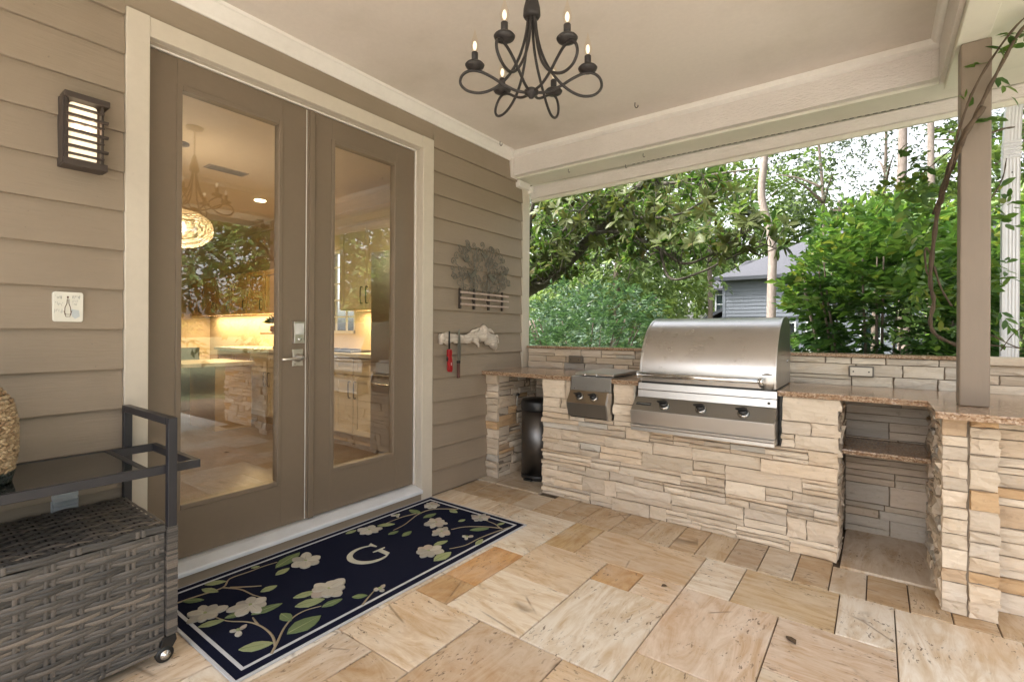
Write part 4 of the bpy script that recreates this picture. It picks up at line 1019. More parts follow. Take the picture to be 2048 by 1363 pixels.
for p, q in (((.732, .899), (.798, 1.004)), ((.785, 1.065), (.778, 1.224)), ((.625, 1.125), (.712, 1.125)), ((.445, .867), (.479, .956)), ((.465, .962), (.483, 1.034)), ((.529, 1.043), (.55, 1.173)), ((.546, 1.226), (.583, 1.33)),
             ((.622, 1.191), (.67, 1.31)), ((.72, 1.263), (.734, 1.36)), ((.757, 1.395), (.802, 1.449)), ((.126, 1.003), (.214, 1.041)), ((.09, 1.029), (.14, 1.108)), ((.174, .905), (.237, .971)), ((.373, 1.161), (.38, 1.238)),
             ((.199, 1.324), (.13, 1.50)), ((.272, 1.286), (.257, 1.369)), ((.327, 1.956), (.336, 2.03)), ((.415, 1.99), (.401, 2.079)), ((.165, 2.003), (.231, 2.09)), ((.112, 2.314), (.229, 2.32)), ((.297, 2.273), (.309, 2.382)),
             ((.334, 2.485), (.412, 2.482)), ((.678, 2.309), (.756, 2.404)), ((.849, 2.169), (.827, 2.259)), ((.524, 2.37), (.54, 2.421)), ((.761, 2.478), (.779, 2.538)), ((.655, 2.02), (.678, 2.113)), ((.798, 1.881), (.799, 2.016)),
             ((.112, 1.807), (.118, 1.879)), ((.355, .864), (.38, .905)), ((.098, 1.247), (.115, 1.284))): mleaf(p, q)
for pts in ([(.855, .965), (.804, 1.015), (.736, 1.08), (.693, 1.143), (.685, 1.205), (.709, 1.267)], [(.82, .999), (.743, 1.025), (.648, 1.029), (.57, 1.009), (.498, .962), (.415, .94)], [(.624, 1.026), (.555, 1.038)],
            [(.168, .882), (.175, .962), (.188, 1.071), (.126, 1.13), (.129, 1.223), (.129, 1.295), (.14, 1.365)], [(.188, 1.071), (.272, 1.115), (.367, 1.127), (.423, 1.141)], [(.215, 1.092), (.28, 1.152), (.319, 1.192)],
            [(.850, 1.384), (.821, 1.435), (.793, 1.491)], [(.850, 2.51), (.821, 2.385), (.802, 2.256), (.801, 2.132), (.76, 2.042)], [(.822, 2.454), (.725, 2.415), (.619, 2.333), (.577, 2.249)], [(.813, 2.448), (.743, 2.483), (.66, 2.494)],
            [(.371, 2.535), (.235, 2.43), (.219, 2.313), (.255, 2.202), (.287, 2.115), (.3, 2.019)], [(.2, 2.298), (.174, 2.198), (.175, 2.065)]):
    P = bez([(x, y, .0105) for x, y in pts], 4); MB().tube(P, [.0058-.003*i/len(P) for i in range(len(P))], 6, flat=.5).build('branch', STEMC, rg)

# ------------------------------------------------------------------ dry leaves on the floor
DRY = M_plain('dry_leaf_brown', (.09, .055, .03), .8, var=.3, scale=60)
for x, y, a, L_, lab in ((1.868, 2.385, .6, .030, 'tiny curled dry leaf beside the small orange floor tile'), (2.46, 2.27, 2.4, .055, 'thin curled brown leaf lying on the pink streaked floor tile')):
    c_, s_ = math.cos(a), math.sin(a); pr = [(0, 0, .002), (.3, .32, .009), (.7, .26, .008), (1, 0, .003), (.7, -.2, .007), (.3, -.28, .008), (.5, .02, .0025)]
    P = [(x+L_*(u*c_-v*s_), y+L_*(u*s_+v*c_), z+.0015) for u, v, z in pr]
    tag(MB().add(P+[(px, py, pz-.0012) for px, py, pz in P], [(0, 1, 6), (1, 2, 6), (2, 3, 6), (3, 4, 6), (4, 5, 6), (5, 0, 6), (8, 7, 13), (9, 8, 13), (10, 9, 13), (11, 10, 13), (12, 11, 13), (7, 12, 13)]).build('dry_leaf', DRY), lab, 'leaf', 'dry leaves on the patio')
# hooks left in the ceiling
for x, y in ((.09, 3.34), (1.315, 3.344)):
    hk = MB().tube(bez([(x, y, 2.899), (x, y, 2.872), (x+.010, y, 2.858), (x+.022, y, 2.864), (x+.022, y, 2.874)], 4), .003, 6).build('ceiling_hook', BRONZE)
    tag(hk, 'small rusty hook in the porch ceiling next to the crown moulding' if x < 1 else 'small rusty hook in the porch ceiling near the long beam', 'hook', 'hooks in the porch ceiling')

# ------------------------------------------------------------------ kitchen behind the glass
KW = M_plain('cream_kitchen_wall', (.62, .50, .34), .6, var=.03); KC = M_plain('cream_kitchen_ceiling', (.66, .54, .38), .6, var=.03)
CAB = M_plain('cream_cabinet', (.60, .50, .36), .4, var=.04); CABW = M_wood('honey_wood_cabinet', (.40, .24, .09), (.52, .33, .13), (2, 2, 14), .4)
KFL = M_wood('dark_wood_floor', (.035, .02, .012), (.085, .05, .028), (1.2, 9, 1), .3); QTZ = M_plain('pale_quartz', (.62, .56, .46), .25, var=.08)
kf = MB().box(-6.4, -.131, -1.5, 3.62, .0, .108).build('kitchen_floor', KFL); tag(kf, kind='structure')
kc = MB().box(-6.4, -.15, -1.5, 3.62, 2.80, 2.90).build('kitchen_ceiling', KC); tag(kc, kind='structure')
kw = MB().box(-6.4, -6.3, -1.5, 3.62, .108, 2.8).box(-6.4, -.15, -1.6, -1.5, .108, 2.8)
kwo = kw.build('kitchen_wall', KW); tag(kwo, kind='structure')
m_ = MB(); y0, y1 = 3.595, 3.6185
m_.box(-6.3, WX0, y0, y1, .108, 2.8).box(WX1, -.151, y0, y1, .108, 2.8).box(WX0, WX1, y0, y1, .108, WZ0).box(WX0, WX1, y0, y1, WZ1, 2.8)
tag(m_.build('kitchen_side_wall', KW), kind='structure')
tag(MB().box(-.149, -.13, -1.5, .78, .108, 2.8).box(-.149, -.13, 2.545, 3.595, .108, 2.8).box(-.149, -.13, .78, 2.545, 2.64, 2.8).build('kitchen_front_wall', KW), kind='structure')
cm = MB().prism([(3.594, 2.70), (3.575, 2.71), (3.55, 2.75), (3.52, 2.775), (3.50, 2.799), (3.594, 2.799)], -6.29, -.155, 'x')
tag(cm.build('kitchen_crown_moulding', CAB), kind='structure')
def panel_door(name, mat, par, x0, x1, z0, z1, yf, handle=None, axis='y'):
    """shaker front facing -y (or +x with axis x)"""
    f = .055; m = MB()
    def bb(a0, a1, c0, c1, d0, d1):
        if axis == 'y': m.box(a0, a1, d0, d1, c0, c1)
        else: m.box(d0, d1, a0, a1, c0, c1)
    s_ = (yf-.018, yf) if axis == 'y' else (yf, yf+.018); s2 = (yf-.008, yf) if axis == 'y' else (yf, yf+.008)
    bb(x0, x0+f, z0, z1, *s_); bb(x1-f, x1, z0, z1, *s_); bb(x0+f, x1-f, z0, z0+f, *s_); bb(x0+f, x1-f, z1-f, z1, *s_); bb(x0+f, x1-f, z0+f, z1-f, *s2)
    d = m.build(name, mat, par, .002)
    if handle:
        hx, hz0, hz1 = handle; yy = (yf-.018) if axis == 'y' else yf+.018; o_ = -.025 if axis == 'y' else .025
        P = [(hx, yy, hz0), (hx, yy+o_, hz0+.01), (hx, yy+o_, hz1-.01), (hx, yy, hz1)] if axis == 'y' else [(yy, hx, hz0), (yy+o_, hx, hz0+.01), (yy+o_, hx, hz1-.01), (yy, hx, hz1)]
        MB().tube(bez(P, 4), .006, 6).build('pull_handle', BRONZE, d)
    return d
bc = thing('base_cabinet', 'cream base cabinets with dark pulls and a pale counter inside the kitchen', 'cabinet', (-2.4, 3.3, .11))
B('carcass', CAB, bc, -4.6, -1.19, 3.02, 3.59, .20, .985, .001); B('toe_kick', CABW, bc, -4.6, -1.19, 3.06, 3.58, .109, .20, 0)
B('counter_slab', QTZ, bc, -4.62, -1.185, 2.975, 3.592, .9855, 1.025, .004)
edges = [-4.58, -4.12, -3.66, -3.2, -2.74, -2.28, -1.82, -1.50, -1.20]
for i, (a, b) in enumerate(zip(edges[:-1], edges[1:])):
    mt_ = CABW if b < -3.6 else CAB
    panel_door('cabinet_door', mt_, bc, a+.008, b-.008, .215, .80, 3.019, ((b-.045) if i % 2 == 0 else a+.045, .58, .74))
    panel_door('drawer_front', mt_, bc, a+.008, b-.008, .812, .975, 3.019)
uc = thing('wall_cabinet', 'tall cream wall cabinet with crown top left of the steel fridge in the kitchen', 'cabinet', (-1.6, 3.4, 1.48))
B('carcass', CAB, uc, -2.12, -1.17, 3.27, 3.59, 1.48, 2.40, .001)
for a, b, hx in ((-2.11, -1.66, -1.70), (-1.65, -1.18, -1.61)): panel_door('cabinet_door', CAB, uc, a, b, 1.49, 2.38, 3.269, (hx, 1.55, 1.72))
MB().prism([(3.27, 2.4005), (3.24, 2.41), (3.20, 2.455), (3.19, 2.47), (3.59, 2.47), (3.59, 2.4005)], -2.17, -1.16, 'x').build('crown_top', CAB, uc)
u2 = thing('wall_cabinet', 'low honey wood wall cabinets on the far kitchen side', 'cabinet', (-4.6, 3.4, 1.48))
B('carcass', CABW, u2, -6.2, -3.3, 3.27, 3.59, 1.48, 2.05, .001)
for i in range(6): panel_door('cabinet_door', CABW, u2, -6.19+i*.48, -5.73+i*.48, 1.49, 2.04, 3.269, (-5.78+i*.48, 1.53, 1.66))
fg = thing('fridge', 'stainless french door fridge with a bottom drawer in the kitchen', 'fridge', (-.7, 3.3, .11))
B('cabinet', STEELD, fg, -1.15, -.22, 3.0, 3.59, .112, 2.0, .004)
for a, b in ((-1.148, -.69), (-.68, -.222)): B('door', STEELV, fg, a, b, 2.94, 2.9995, .86, 1.998, .01)
B('drawer', STEELV, fg, -1.148, -.222, 2.94, 2.9995, .13, .845, .01)
for xx in (-.72, -.65): MB().tube(bez([(xx, 2.94, .95), (xx, 2.895, .98), (xx, 2.895, 1.75), (xx, 2.94, 1.78)], 4), .012, 8).build('door_handle', CHROME, fg)
MB().tube(bez([(-1.05, 2.94, .76), (-1.02, 2.895, .76), (-.35, 2.895, .76), (-.32, 2.94, .76)], 4), .012, 8).build('door_handle', CHROME, fg)
pn = thing('peninsula_table', 'white topped peninsula table with a wooden end panel in the kitchen', 'table', (-3.5, 2.3, .11))
B('table_top', QTZ, pn, -4.0, -3.2, .6, 2.85, .845, .888, .004); B('end_panel', CABW, pn, -3.95, -3.26, 2.44, 2.84, .109, .8445, .003)
for yy in (.75,): B('leg', CABW, pn, -3.9, -3.8, yy, yy+.09, .109, .8445, .003)
B('leg', CABW, pn, -3.4, -3.3, .75, .84, .109, .8445, .003)
MB().box(-5.2, -5.15, 0.5, 3.0, .109, 1.0).build('reflection_panel', M_plain('reflected_dark_boards', (.045, .05, .055), .5), None)  # dark boards modelled in place of a siding reflection on the door glass
tag(bpy.data.objects['reflection_panel'], 'dark panel standing in for the siding reflected in the left door glass', 'panel')
ho = tag(B('cooktop', BLACKP, None, -2.3, -1.62, 3.05, 3.45, 1.0255, 1.045, .004), 'black cooktop on the kitchen counter beside the fridge', 'cooktop')
for xx in (-2.15, -1.95, -1.78): MB().lathe([(.05, 1.0455), (.06, 1.06), (.03, 1.064)], (xx, 3.22, 0), 14).build('burner_grate', IRON, ho)
ks = thing('cake_stand', 'brown pedestal cake stand carrying a small potted plant on the kitchen counter', 'stand', (-3.35, 3.2, 1.03))
WB = M_plain('brown_glaze', (.10, .045, .035), .35)
MB().lathe([(.06, 1.026), (.055, 1.04), (.03, 1.09), (.022, 1.16), (.03, 1.205)], (-3.35, 3.2, 0), 18).build('pedestal', WB, ks)
MB().lathe([(.03, 1.2055), (.20, 1.207), (.20, 1.222), (.0001, 1.223)], (-3.35, 3.2, 0), 28).build('plate', WB, ks)
pt = thing('potted_plant', 'small dark leaved plant in a clay pot on the brown cake stand', 'plant', (-3.38, 3.2, 1.224))
MB().lathe([(.05, 1.224), (.075, 1.25), (.07, 1.31), (.06, 1.312)], (-3.38, 3.2, 0), 16).build('pot', M_plain('clay', (.28, .13, .07), .5), pt)
rr_ = np.random.default_rng(2); n = 90
d_ = rr_.normal(size=(n, 3)); d_[:, 2] = abs(d_[:, 2])*.8+.2
leaves('foliage', np.array([(-3.38, 3.2, 1.33)])+d_*.03, d_, rr_.normal(size=(n, 3))+[0, 0, 1], rr_.uniform(.05, .10, n), .5, rr_.random(n), M_leaf('houseplant_leaf', [(0, (.02, .035, .01)), (1, (.06, .09, .03))]), pt)
pl = thing('pendant_lamp', 'lit woven rattan pendant lamp hanging in the kitchen behind the left door', 'lamp', (-1.92, 1.62, 2.8))
MB().lathe([(.06, 2.799), (.06, 2.785), (.01, 2.775)], (-1.92, 1.62, 0), 20).build('canopy', BRONZE, pl)
MB().tube([(-1.92, 1.62, 2.78), (-1.92, 1.62, 2.24)], .003, 6).build('cord', BRONZE, pl)
RAT = M_plain('rattan', (.72, .60, .42), .6)
sm_ = MB()
for i in range(30):
    t = -1+2*(i+.5)/30; r = .235*math.sqrt(max(.02, 1-(abs(t)**2.2))); z = 2.09+.155*t
    sm_.tube([(-1.92+(r+.004*math.sin(k*9+i*2))*math.cos(2*PI*k/40), 1.62+(r+.004*math.sin(k*9+i*2))*math.sin(2*PI*k/40), z+.002*math.cos(k*7+i)) for k in range(40)], .0032, 5, closed=True)
sm_.build('woven_shade', RAT, pl)['kind'] = 'stuff'
MB().ell((-1.92, 1.62, 2.10), (.04, .04, .05), 12, 8).build('bulb', M_emit('warm_bulb', (1, .86, .64), .8), pl)
vn = thing('ceiling_vent', 'dark slotted air vent in the kitchen ceiling', 'vent', (-2.35, 2.15, 2.8))
B('frame', M_plain('vent_brown', (.30, .24, .17), .5), vn, -2.42, -2.28, 1.98, 2.34, 2.792, 2.7995, .002)
for i in range(6): B('slot', BLACKP, vn, -2.41+i*.022, -2.402+i*.022, 2.0, 2.32, 2.790, 2.7918, 0)
wr = tag(MB().tube([(-5.9+0, 2.35+.19*math.cos(2*PI*i/30), 1.95+.24*math.sin(2*PI*i/30)) for i in range(30)], .022, 8, closed=True).build('ring_wreath', M_plain('white_ring', (.7, .66, .58), .5), None), 'pale round ring wreath hung on the far kitchen boards', 'wreath')
MB().tube([(-5.88, 2.45+.17*math.cos(2*PI*i/30), 1.90+.21*math.sin(2*PI*i/30)) for i in range(30)], .018, 8, closed=True).build('second_ring', bpy.data.materials['white_ring'], wr)
sl = MB()
for i in range(12): sl.prism([(-6.299, .5+i*.19), (-6.275, .5+i*.19), (-6.285, .685+i*.19), (-6.299, .685+i*.19)], -1.4, 3.5, 'y')
tag(sl.build('kitchen_wall_boards', KW), kind='structure')
for i, (x, y) in enumerate(((-1.0, .6), (-1.0, 2.3), (-3.2, 1.4), (-3.2, 2.9), (-5.0, 1.2))):
    dl = tag(MB().lathe([(.062, 2.7995), (.062, 2.795), (.0001, 2.794)], (x, y, 0), 20).build('downlight', M_emit('downlight_lens', (1, .82, .55), 3) if i == 0 else bpy.data.materials['downlight_lens'], None),
             ('round lit downlight in the kitchen ceiling near the left door', 'round lit downlight in the kitchen ceiling near the fridge', 'round lit downlight above the white kitchen table', 'round lit downlight above the honey wood cabinets', 'round lit downlight at the far end of the kitchen ceiling')[i], 'light', 'kitchen downlights')
    L = bpy.data.lights.new('downlight_glow', 'SPOT'); L.energy = 17; L.color = (1, .74, .40); L.spot_size = math.radians(150); L.spot_blend = .9; L.shadow_soft_size = .06
    lo = bpy.data.objects.new('downlight_glow', L); COL.objects.link(lo); lo.parent = dl; lo.location = (x, y, 2.785)
L = bpy.data.lights.new('pendant_glow', 'POINT'); L.energy = 4; L.color = (1, .84, .62); L.shadow_soft_size = .06
lo = bpy.data.objects.new('pendant_glow', L); COL.objects.link(lo); lo.parent = pl; lo.location = (0, 0, -.70)
for x0, x1 in ((-6.0, -3.4), (-2.1, -1.2)):
    L = bpy.data.lights.new('under_cabinet_glow', 'AREA'); L.shape = 'RECTANGLE'; L.size = x1-x0; L.size_y = .05; L.energy = 2.6*(x1-x0); L.color = (1, .72, .36)
    lo = bpy.data.objects.new('under_cabinet_glow', L); COL.objects.link(lo); lo.location = ((x0+x1)/2, 3.45, 1.476)
    lo.parent = u2 if x0 < -3 else uc; lo.location = Vector(lo.location)-_org(lo.parent)

# ------------------------------------------------------------------ downspout
DSW = M_paint('white_downspout', (.70, .70, .72), .4, (1, 1, 1), 12, .08, .18)
ds = thing('downspout', 'white ribbed metal downspout hanging outside right of the porch post', 'pipe', (3.34, 4.07, 1))
def dsec(cx, cy, w, d):
    P = []
    for i in range(5):
        a = -w/2+w*i/5; P += [(cx+a, cy-d/2), (cx+a+w*.12, cy-d/2+(.003 if 0 < i < 5 else 0))]
    P += [(cx+w/2, cy-d/2), (cx+w/2, cy+d/2), (cx-w/2, cy+d/2)]; return P
secs = [((3.340, 4.075), -.3), ((3.343, 4.075), 2.28), ((3.347, 4.075), 2.40)]
vs, fs = [], []
for (c, z) in secs: vs += [(x, y, z) for x, y in dsec(c[0], c[1], .074, .062)]
n = len(dsec(0, 0, 1, 1))
for j in range(len(secs)-1): fs += [(j*n+i, j*n+(i+1) % n, (j+1)*n+(i+1) % n, (j+1)*n+i) for i in range(n)]
fs.append(tuple(range((len(secs)-1)*n, len(secs)*n)))
MB().add(vs, fs).build('pipe', DSW, ds)
cr = MB()
for i in range(5): cr.box(3.306, 3.386, 4.036, 4.115, 2.285+i*.022, 2.297+i*.022)
cr.build('crimped_joint', DSW, ds, .003)
vs = []
for c, z in (((3.347, 4.075), 2.40), ((3.350, 4.06), 2.55), ((3.375, 4.03), 2.80), ((3.41, 3.99), 3.10)): vs += [(x, y, z) for x, y in dsec(c[0], c[1], .072, .062)]
fs = []
for j in range(3): fs += [(j*n+i, j*n+(i+1) % n, (j+1)*n+(i+1) % n, (j+1)*n+i) for i in range(n)]
MB().add(vs, fs).build('elbow', DSW, ds)
MB().lathe([(.004, 0), (.004, .003)], (3.345, 4.039, 2.20), 8, 'y').build('screw', BLACKP, ds)

# ------------------------------------------------------------------ plants: leaf clouds
rng = np.random.default_rng(12)
BARK = M_wood('grey_brown_bark', (.09, .07, .055), (.20, .16, .13), (14, 14, 2), .9); BARKP = M_wood('pine_bark', (.12, .095, .08), (.235, .195, .17), (9, 9, 2), .9, 4)
BARKD = M_wood('dark_mossy_bark', (.035, .03, .022), (.10, .09, .065), (10, 10, 10), .9); VINEB = M_wood('vine_bark', (.055, .036, .024), (.13, .095, .06), (20, 20, 3), .85)
def unit(v): return v/(np.linalg.norm(v, axis=-1, keepdims=True)+1e-9)
def rosettes(C, A, k, Lr, Wd, spread, droop=.0):
    """k leaves round each shoot tip C with axis A"""
    n = len(C); C = np.repeat(C, k, 0); A = np.repeat(unit(A), k, 0)
    r = unit(rng.normal(size=(n*k, 3))); s = unit(np.cross(A, r)); D = unit(A*rng.uniform(.1, .9, (n*k, 1))+s*spread); D[:, 2] -= droop*rng.random(n*k)
    Nn = unit(A+s*-.35+rng.normal(size=(n*k, 3))*.25); return C+D*.01, D, Nn, rng.uniform(*Lr, n*k), rng.uniform(*Wd, n*k)
def sprigs(C, A, k, length, Lr, Wd, droop=.3):
    """compound leaves: k leaflets in two ranks along a drooping stalk"""
    n = len(C); A = unit(A); S = unit(np.cross(A, np.array([0, 0, 1.0])+rng.normal(size=(n, 3))*.3)); Nn = np.cross(S, A)
    P, D, NN = [], [], []
    for i in range(k):
        t = (i//2+.6)/(k/2); sd = 1 if i % 2 else -1
        Ln = length*rng.uniform(.7, 1.2, (n, 1)); p = C+A*Ln*t; p[:, 2] -= droop*length*t*t
        P.append(p); D.append(unit(A*.75+S*sd*rng.uniform(.5, 1.0, (n, 1))+rng.normal(size=(n, 3))*.18-np.array([0, 0, droop*.6]))); NN.append(Nn+rng.normal(size=(n, 3))*.25)
    P, D, NN = (np.concatenate(x) for x in (P, D, NN)); m = len(P)
    return P, D, NN, rng.uniform(*Lr, m), rng.uniform(*Wd, m)
def shell(n, c, r, lump=.25, seed=0, inner=.55, zmin=-9, fr=1.6):
    """points near the surface of a lumpy ellipsoid with outward directions"""
    out, dirs = [], []
    while len(out) < n:
        d = unit(rng.normal(size=3)); q = Vector(d)*fr+Vector((seed, seed*2, 0))
        k = 1+lump*(noise.noise(q)+.6*noise.noise(q*2.3)); rad = k*(1-(1-inner)*rng.random()**2.2)
        p = np.array(c)+d*np.array(r)*rad
        if p[2] < zmin: continue
        out.append(p); dirs.append(unit(d/np.array(r)))
    return np.array(out), np.array(dirs)

# big-leaved magnolia: its trunk stands behind the house corner, its limbs reach across the view
mg = thing('magnolia_tree', 'big glossy leaved magnolia with thick mossy limbs just beyond the counter', 'tree', (-2.7, 6.4, -.35))
TR = MB(); TR.tube(bez([(-2.8, 6.5, -.4), (-2.75, 6.45, .6), (-2.5, 6.3, 1.4), (-2.3, 6.3, 3.0), (-2.2, 6.4, 5.0)], 6), [.24-.004*i for i in range(25)], 12)
TR.build('trunk', BARKD, mg)
limbs = [([(-2.6, 6.3, 1.35), (-1.75, 6.1, 1.78), (-1.35, 6.0, 1.93), (-1.12, 5.98, 2.0), (-.66, 6.0, 2.33), (-.14, 6.0, 2.80), (.50, 6.0, 3.3), (1.1, 6.0, 3.9)], .135, .03),
         ([(-1.55, 6.05, 1.86), (-1.25, 5.7, 2.5), (-1.05, 5.6, 3.4), (-1.0, 5.6, 4.2)], .04, .018), ([(-.9, 6.0, 2.16), (-.62, 5.7, 2.75), (-.35, 5.5, 3.5)], .035, .014),
         ([(-.35, 6, 2.6), (.15, 5.7, 2.50), (.65, 5.55, 2.25), (1.0, 5.5, 2.02), (1.35, 5.45, 2.12), (1.7, 5.4, 2.32)], .028, .008), ([(.0, 5.9, 2.86), (.45, 5.6, 2.62), (.95, 5.5, 2.58), (1.4, 5.4, 2.75)], .026, .008),
         ([(.70, 5.55, 2.22), (.86, 5.45, 1.86), (1.20, 5.4, 1.90), (1.55, 5.35, 2.04), (1.85, 5.3, 2.12)], .018, .007), ([(.4, 6, 3.2), (.75, 5.7, 3.0), (1.25, 5.5, 2.95), (1.75, 5.4, 2.9)], .025, .008),
         ([(-1.7, 6.1, 1.8), (-1.5, 5.6, 2.1), (-1.3, 5.4, 2.9)], .04, .012), ([(-1.3, 5.9, 1.98), (-.9, 5.6, 1.92), (-.55, 5.5, 2.1)], .022, .008), ([(-1.0, 5.95, 2.1), (-.6, 5.5, 2.5), (0, 5.3, 2.9)], .024, .008)]
tips, axs = [], []
for pts, r0, r1 in limbs:
    P = bez(pts, 8); MB().tube(P, [r0+(r1-r0)*i/(len(P)-1) for i in range(len(P))], 9).build('limb', BARKD, mg)
    for i in range(len(P)):
        if r0 > .1 and i < 14: continue
        for _ in range(3 if r0 > .1 else 4):
            d = unit(rng.normal(size=3)+[0, -.2, .25]); l = rng.uniform(.12, .45); tips.append(np.array(P[i])+d*l); axs.append(d+[0, 0, .3])
for _ in range(190):
    x = rng.uniform(-1.9, 1.6); z = rng.uniform(2.0+.12*max(0, x), 3.9); y = rng.uniform(5.2, 6.9)
    if x > .5 and rng.random() < .55: continue
    tips.append(np.array([x, y, z])); axs.append(unit(rng.normal(size=3)+[0, -.3, .5]))
tips, axs = np.array(tips), np.array(axs)
lo_ = np.interp(tips[:, 0], [-2, -1.3, -.4, .3, 1.0, 2.0], [1.95, 1.95, 2.12, 2.10, 2.06, 2.06]); hi_ = np.interp(tips[:, 0], [-2, .9, 1.3, 1.7, 2.1], [9, 9, 3.1, 2.6, 2.4])
kp_ = (rng.random(len(tips)) < .74) & (tips[:, 2] > lo_) & (tips[:, 2] < hi_) & ((tips[:, 0] < .5) | (rng.random(len(tips)) < .6)); tips, axs = tips[kp_], axs[kp_]
tw = MB()
for p, a in zip(tips, unit(axs)): tw.tube([p-a*.22+np.array([0, 0, -.03]), p], [.006, .004], 4)
tw.build('twig', BARKD, mg)['kind'] = 'stuff'
MAG = M_leaf('magnolia_leaf', [(0, (.030, .066, .017)), (.45, (.074, .14, .034)), (.8, (.125, .20, .055)), (.93, (.13, .145, .03)), (1, (.15, .10, .035))], .38, .40, .15, back=(.085, .085, .035))
P_, D_, N_, L_, Wd_ = rosettes(tips, axs, 12, (.085, .145), (.32, .42), 1.0)
leaves('crown', P_, D_, N_, L_, Wd_, rng.random(len(P_)), MAG, mg, .16, .12, hi=True)

# small-leaved drooping shrub behind the left half of the counter
s1 = thing('leafy_shrub', 'dense rounded blue green shrub of small drooping leaves behind the burner', 'shrub', (-.1, 5.2, -.35))
SH1 = M_leaf('shrub_leaf', [(0, (.038, .078, .043)), (.5, (.082, .155, .083)), (.85, (.13, .22, .12)), (.97, (.17, .25, .10)), (1, (.24, .13, .06))], .4, .3, .5)
C_, A_ = shell(1500, (-.10, 5.25, .60), (1.12, .85, 1.20), .22, 3.1, .5, -.2)
A_ = unit(A_*.7+np.array([0, -.15, .35])); P_, D_, N_, L_, Wd_ = sprigs(C_, A_, 9, .17, (.055, .09), (.30, .42), .55)
leaves('foliage', P_, D_, N_, L_, Wd_, rng.beta(2.2, 2.2, len(P_)), SH1, s1)
stm = MB()
for i in range(16):
    a = rng.uniform(0, 6.28); stm.tube(bez([(-.1+.15*math.cos(a), 5.25+.15*math.sin(a), -.4), (-.1+.4*math.cos(a), 5.25+.35*math.sin(a), .6), (-.1+.75*math.cos(a), 5.25+.55*math.sin(a), 1.4)], 4), [.014-.001*k for k in range(9)], 5)
stm.build('stems', BARK, s1)['kind'] = 'stuff'
s1b = thing('leafy_shrub', 'lower spreading shrub of fine leaves between the burner shrub and the grey house', 'shrub', (1.0, 5.9, -.35))
C_, A_ = shell(700, (.66, 6.0, .15), (.52, .7, .80), .3, 7.7, .5, -.2); P_, D_, N_, L_, Wd_ = sprigs(C_, unit(A_*.6+np.array([0, -.1, .4])), 9, .16, (.05, .08), (.28, .4), .6)
leaves('foliage', P_, D_, N_, L_, Wd_, rng.beta(3, 1.8, len(P_)), SH1, s1b)
s1c = thing('leafy_shrub', 'pale bluish shrub farther back next to the corner board', 'shrub', (-2.6, 9, -.35))
SHP = M_leaf('pale_blue_leaf', [(0, (.06, .10, .075)), (.6, (.11, .17, .13)), (1, (.17, .23, .17))], .25, .5, .3)
C_, A_ = shell(1000, (-2.8, 9.2, .5), (1.6, 1.2, 1.35), .3, 1.7, .5, -.3); P_, D_, N_, L_, Wd_ = sprigs(C_, unit(A_*.7+np.array([0, 0, .3])), 7, .2, (.08, .13), (.3, .45), .4)
leaves('foliage', P_, D_, N_, L_, Wd_, rng.random(len(P_)), SHP, s1c)

# broad-leaved bush right of the grill
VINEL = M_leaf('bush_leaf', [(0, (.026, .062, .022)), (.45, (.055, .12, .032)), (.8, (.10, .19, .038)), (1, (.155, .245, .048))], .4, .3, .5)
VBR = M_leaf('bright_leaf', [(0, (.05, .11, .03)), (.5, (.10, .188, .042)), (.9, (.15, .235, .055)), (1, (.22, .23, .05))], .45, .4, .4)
s2 = thing('broadleaf_bush', 'large dark green broadleaf bush with bright top shoots right of the grill', 'bush', (2.72, 5.3, -.35))
C_, A_ = shell(1450, (2.82, 5.35, .95), (.60, .7, 1.22), .26, 5.3, .55, -.2); P_, D_, N_, L_, Wd_ = sprigs(C_, unit(A_*.8+np.array([0, -.1, .15])), 7, .17, (.075, .12), (.48, .62), .5)
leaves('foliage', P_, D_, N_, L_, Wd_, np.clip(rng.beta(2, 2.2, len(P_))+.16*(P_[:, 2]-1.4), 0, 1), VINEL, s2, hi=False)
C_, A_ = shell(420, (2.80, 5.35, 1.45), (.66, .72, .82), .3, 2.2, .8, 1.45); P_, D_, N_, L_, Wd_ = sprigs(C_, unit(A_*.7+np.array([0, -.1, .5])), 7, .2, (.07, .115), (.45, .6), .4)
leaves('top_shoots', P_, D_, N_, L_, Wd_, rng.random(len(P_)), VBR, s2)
stm = MB()
for i in range(14):
    a = rng.uniform(0, 6.28); x, y = 2.72+.12*math.cos(a), 5.3+.12*math.sin(a)
    stm.tube(bez([(x, y, -.4), (x+.25*math.cos(a), y+.25*math.sin(a), .8), (x+.4*math.cos(a), y+.4*math.sin(a), 1.5), (x+.45*math.cos(a), y+.42*math.sin(a), 1.85)], 4), [.016-.0009*k for k in range(13)], 5)
stm.build('stems', BARK, s2)['kind'] = 'stuff'
s3 = thing('broadleaf_bush', 'tall bright yellow green bush filling the gap behind the white downspout', 'bush', (4.4, 6.4, -.35))
C_, A_ = shell(1300, (4.5, 6.6, 1.0), (1.25, .9, 1.75), .3, 8.1, .6, -.2); P_, D_, N_, L_, Wd_ = sprigs(C_, unit(A_*.8+np.array([0, -.1, .2])), 7, .2, (.09, .14), (.5, .65), .4)
leaves('foliage', P_, D_, N_, L_, Wd_, np.clip(rng.random(len(P_))*.7+.22*(P_[:, 2]-.6), 0, 1), VBR, s3)

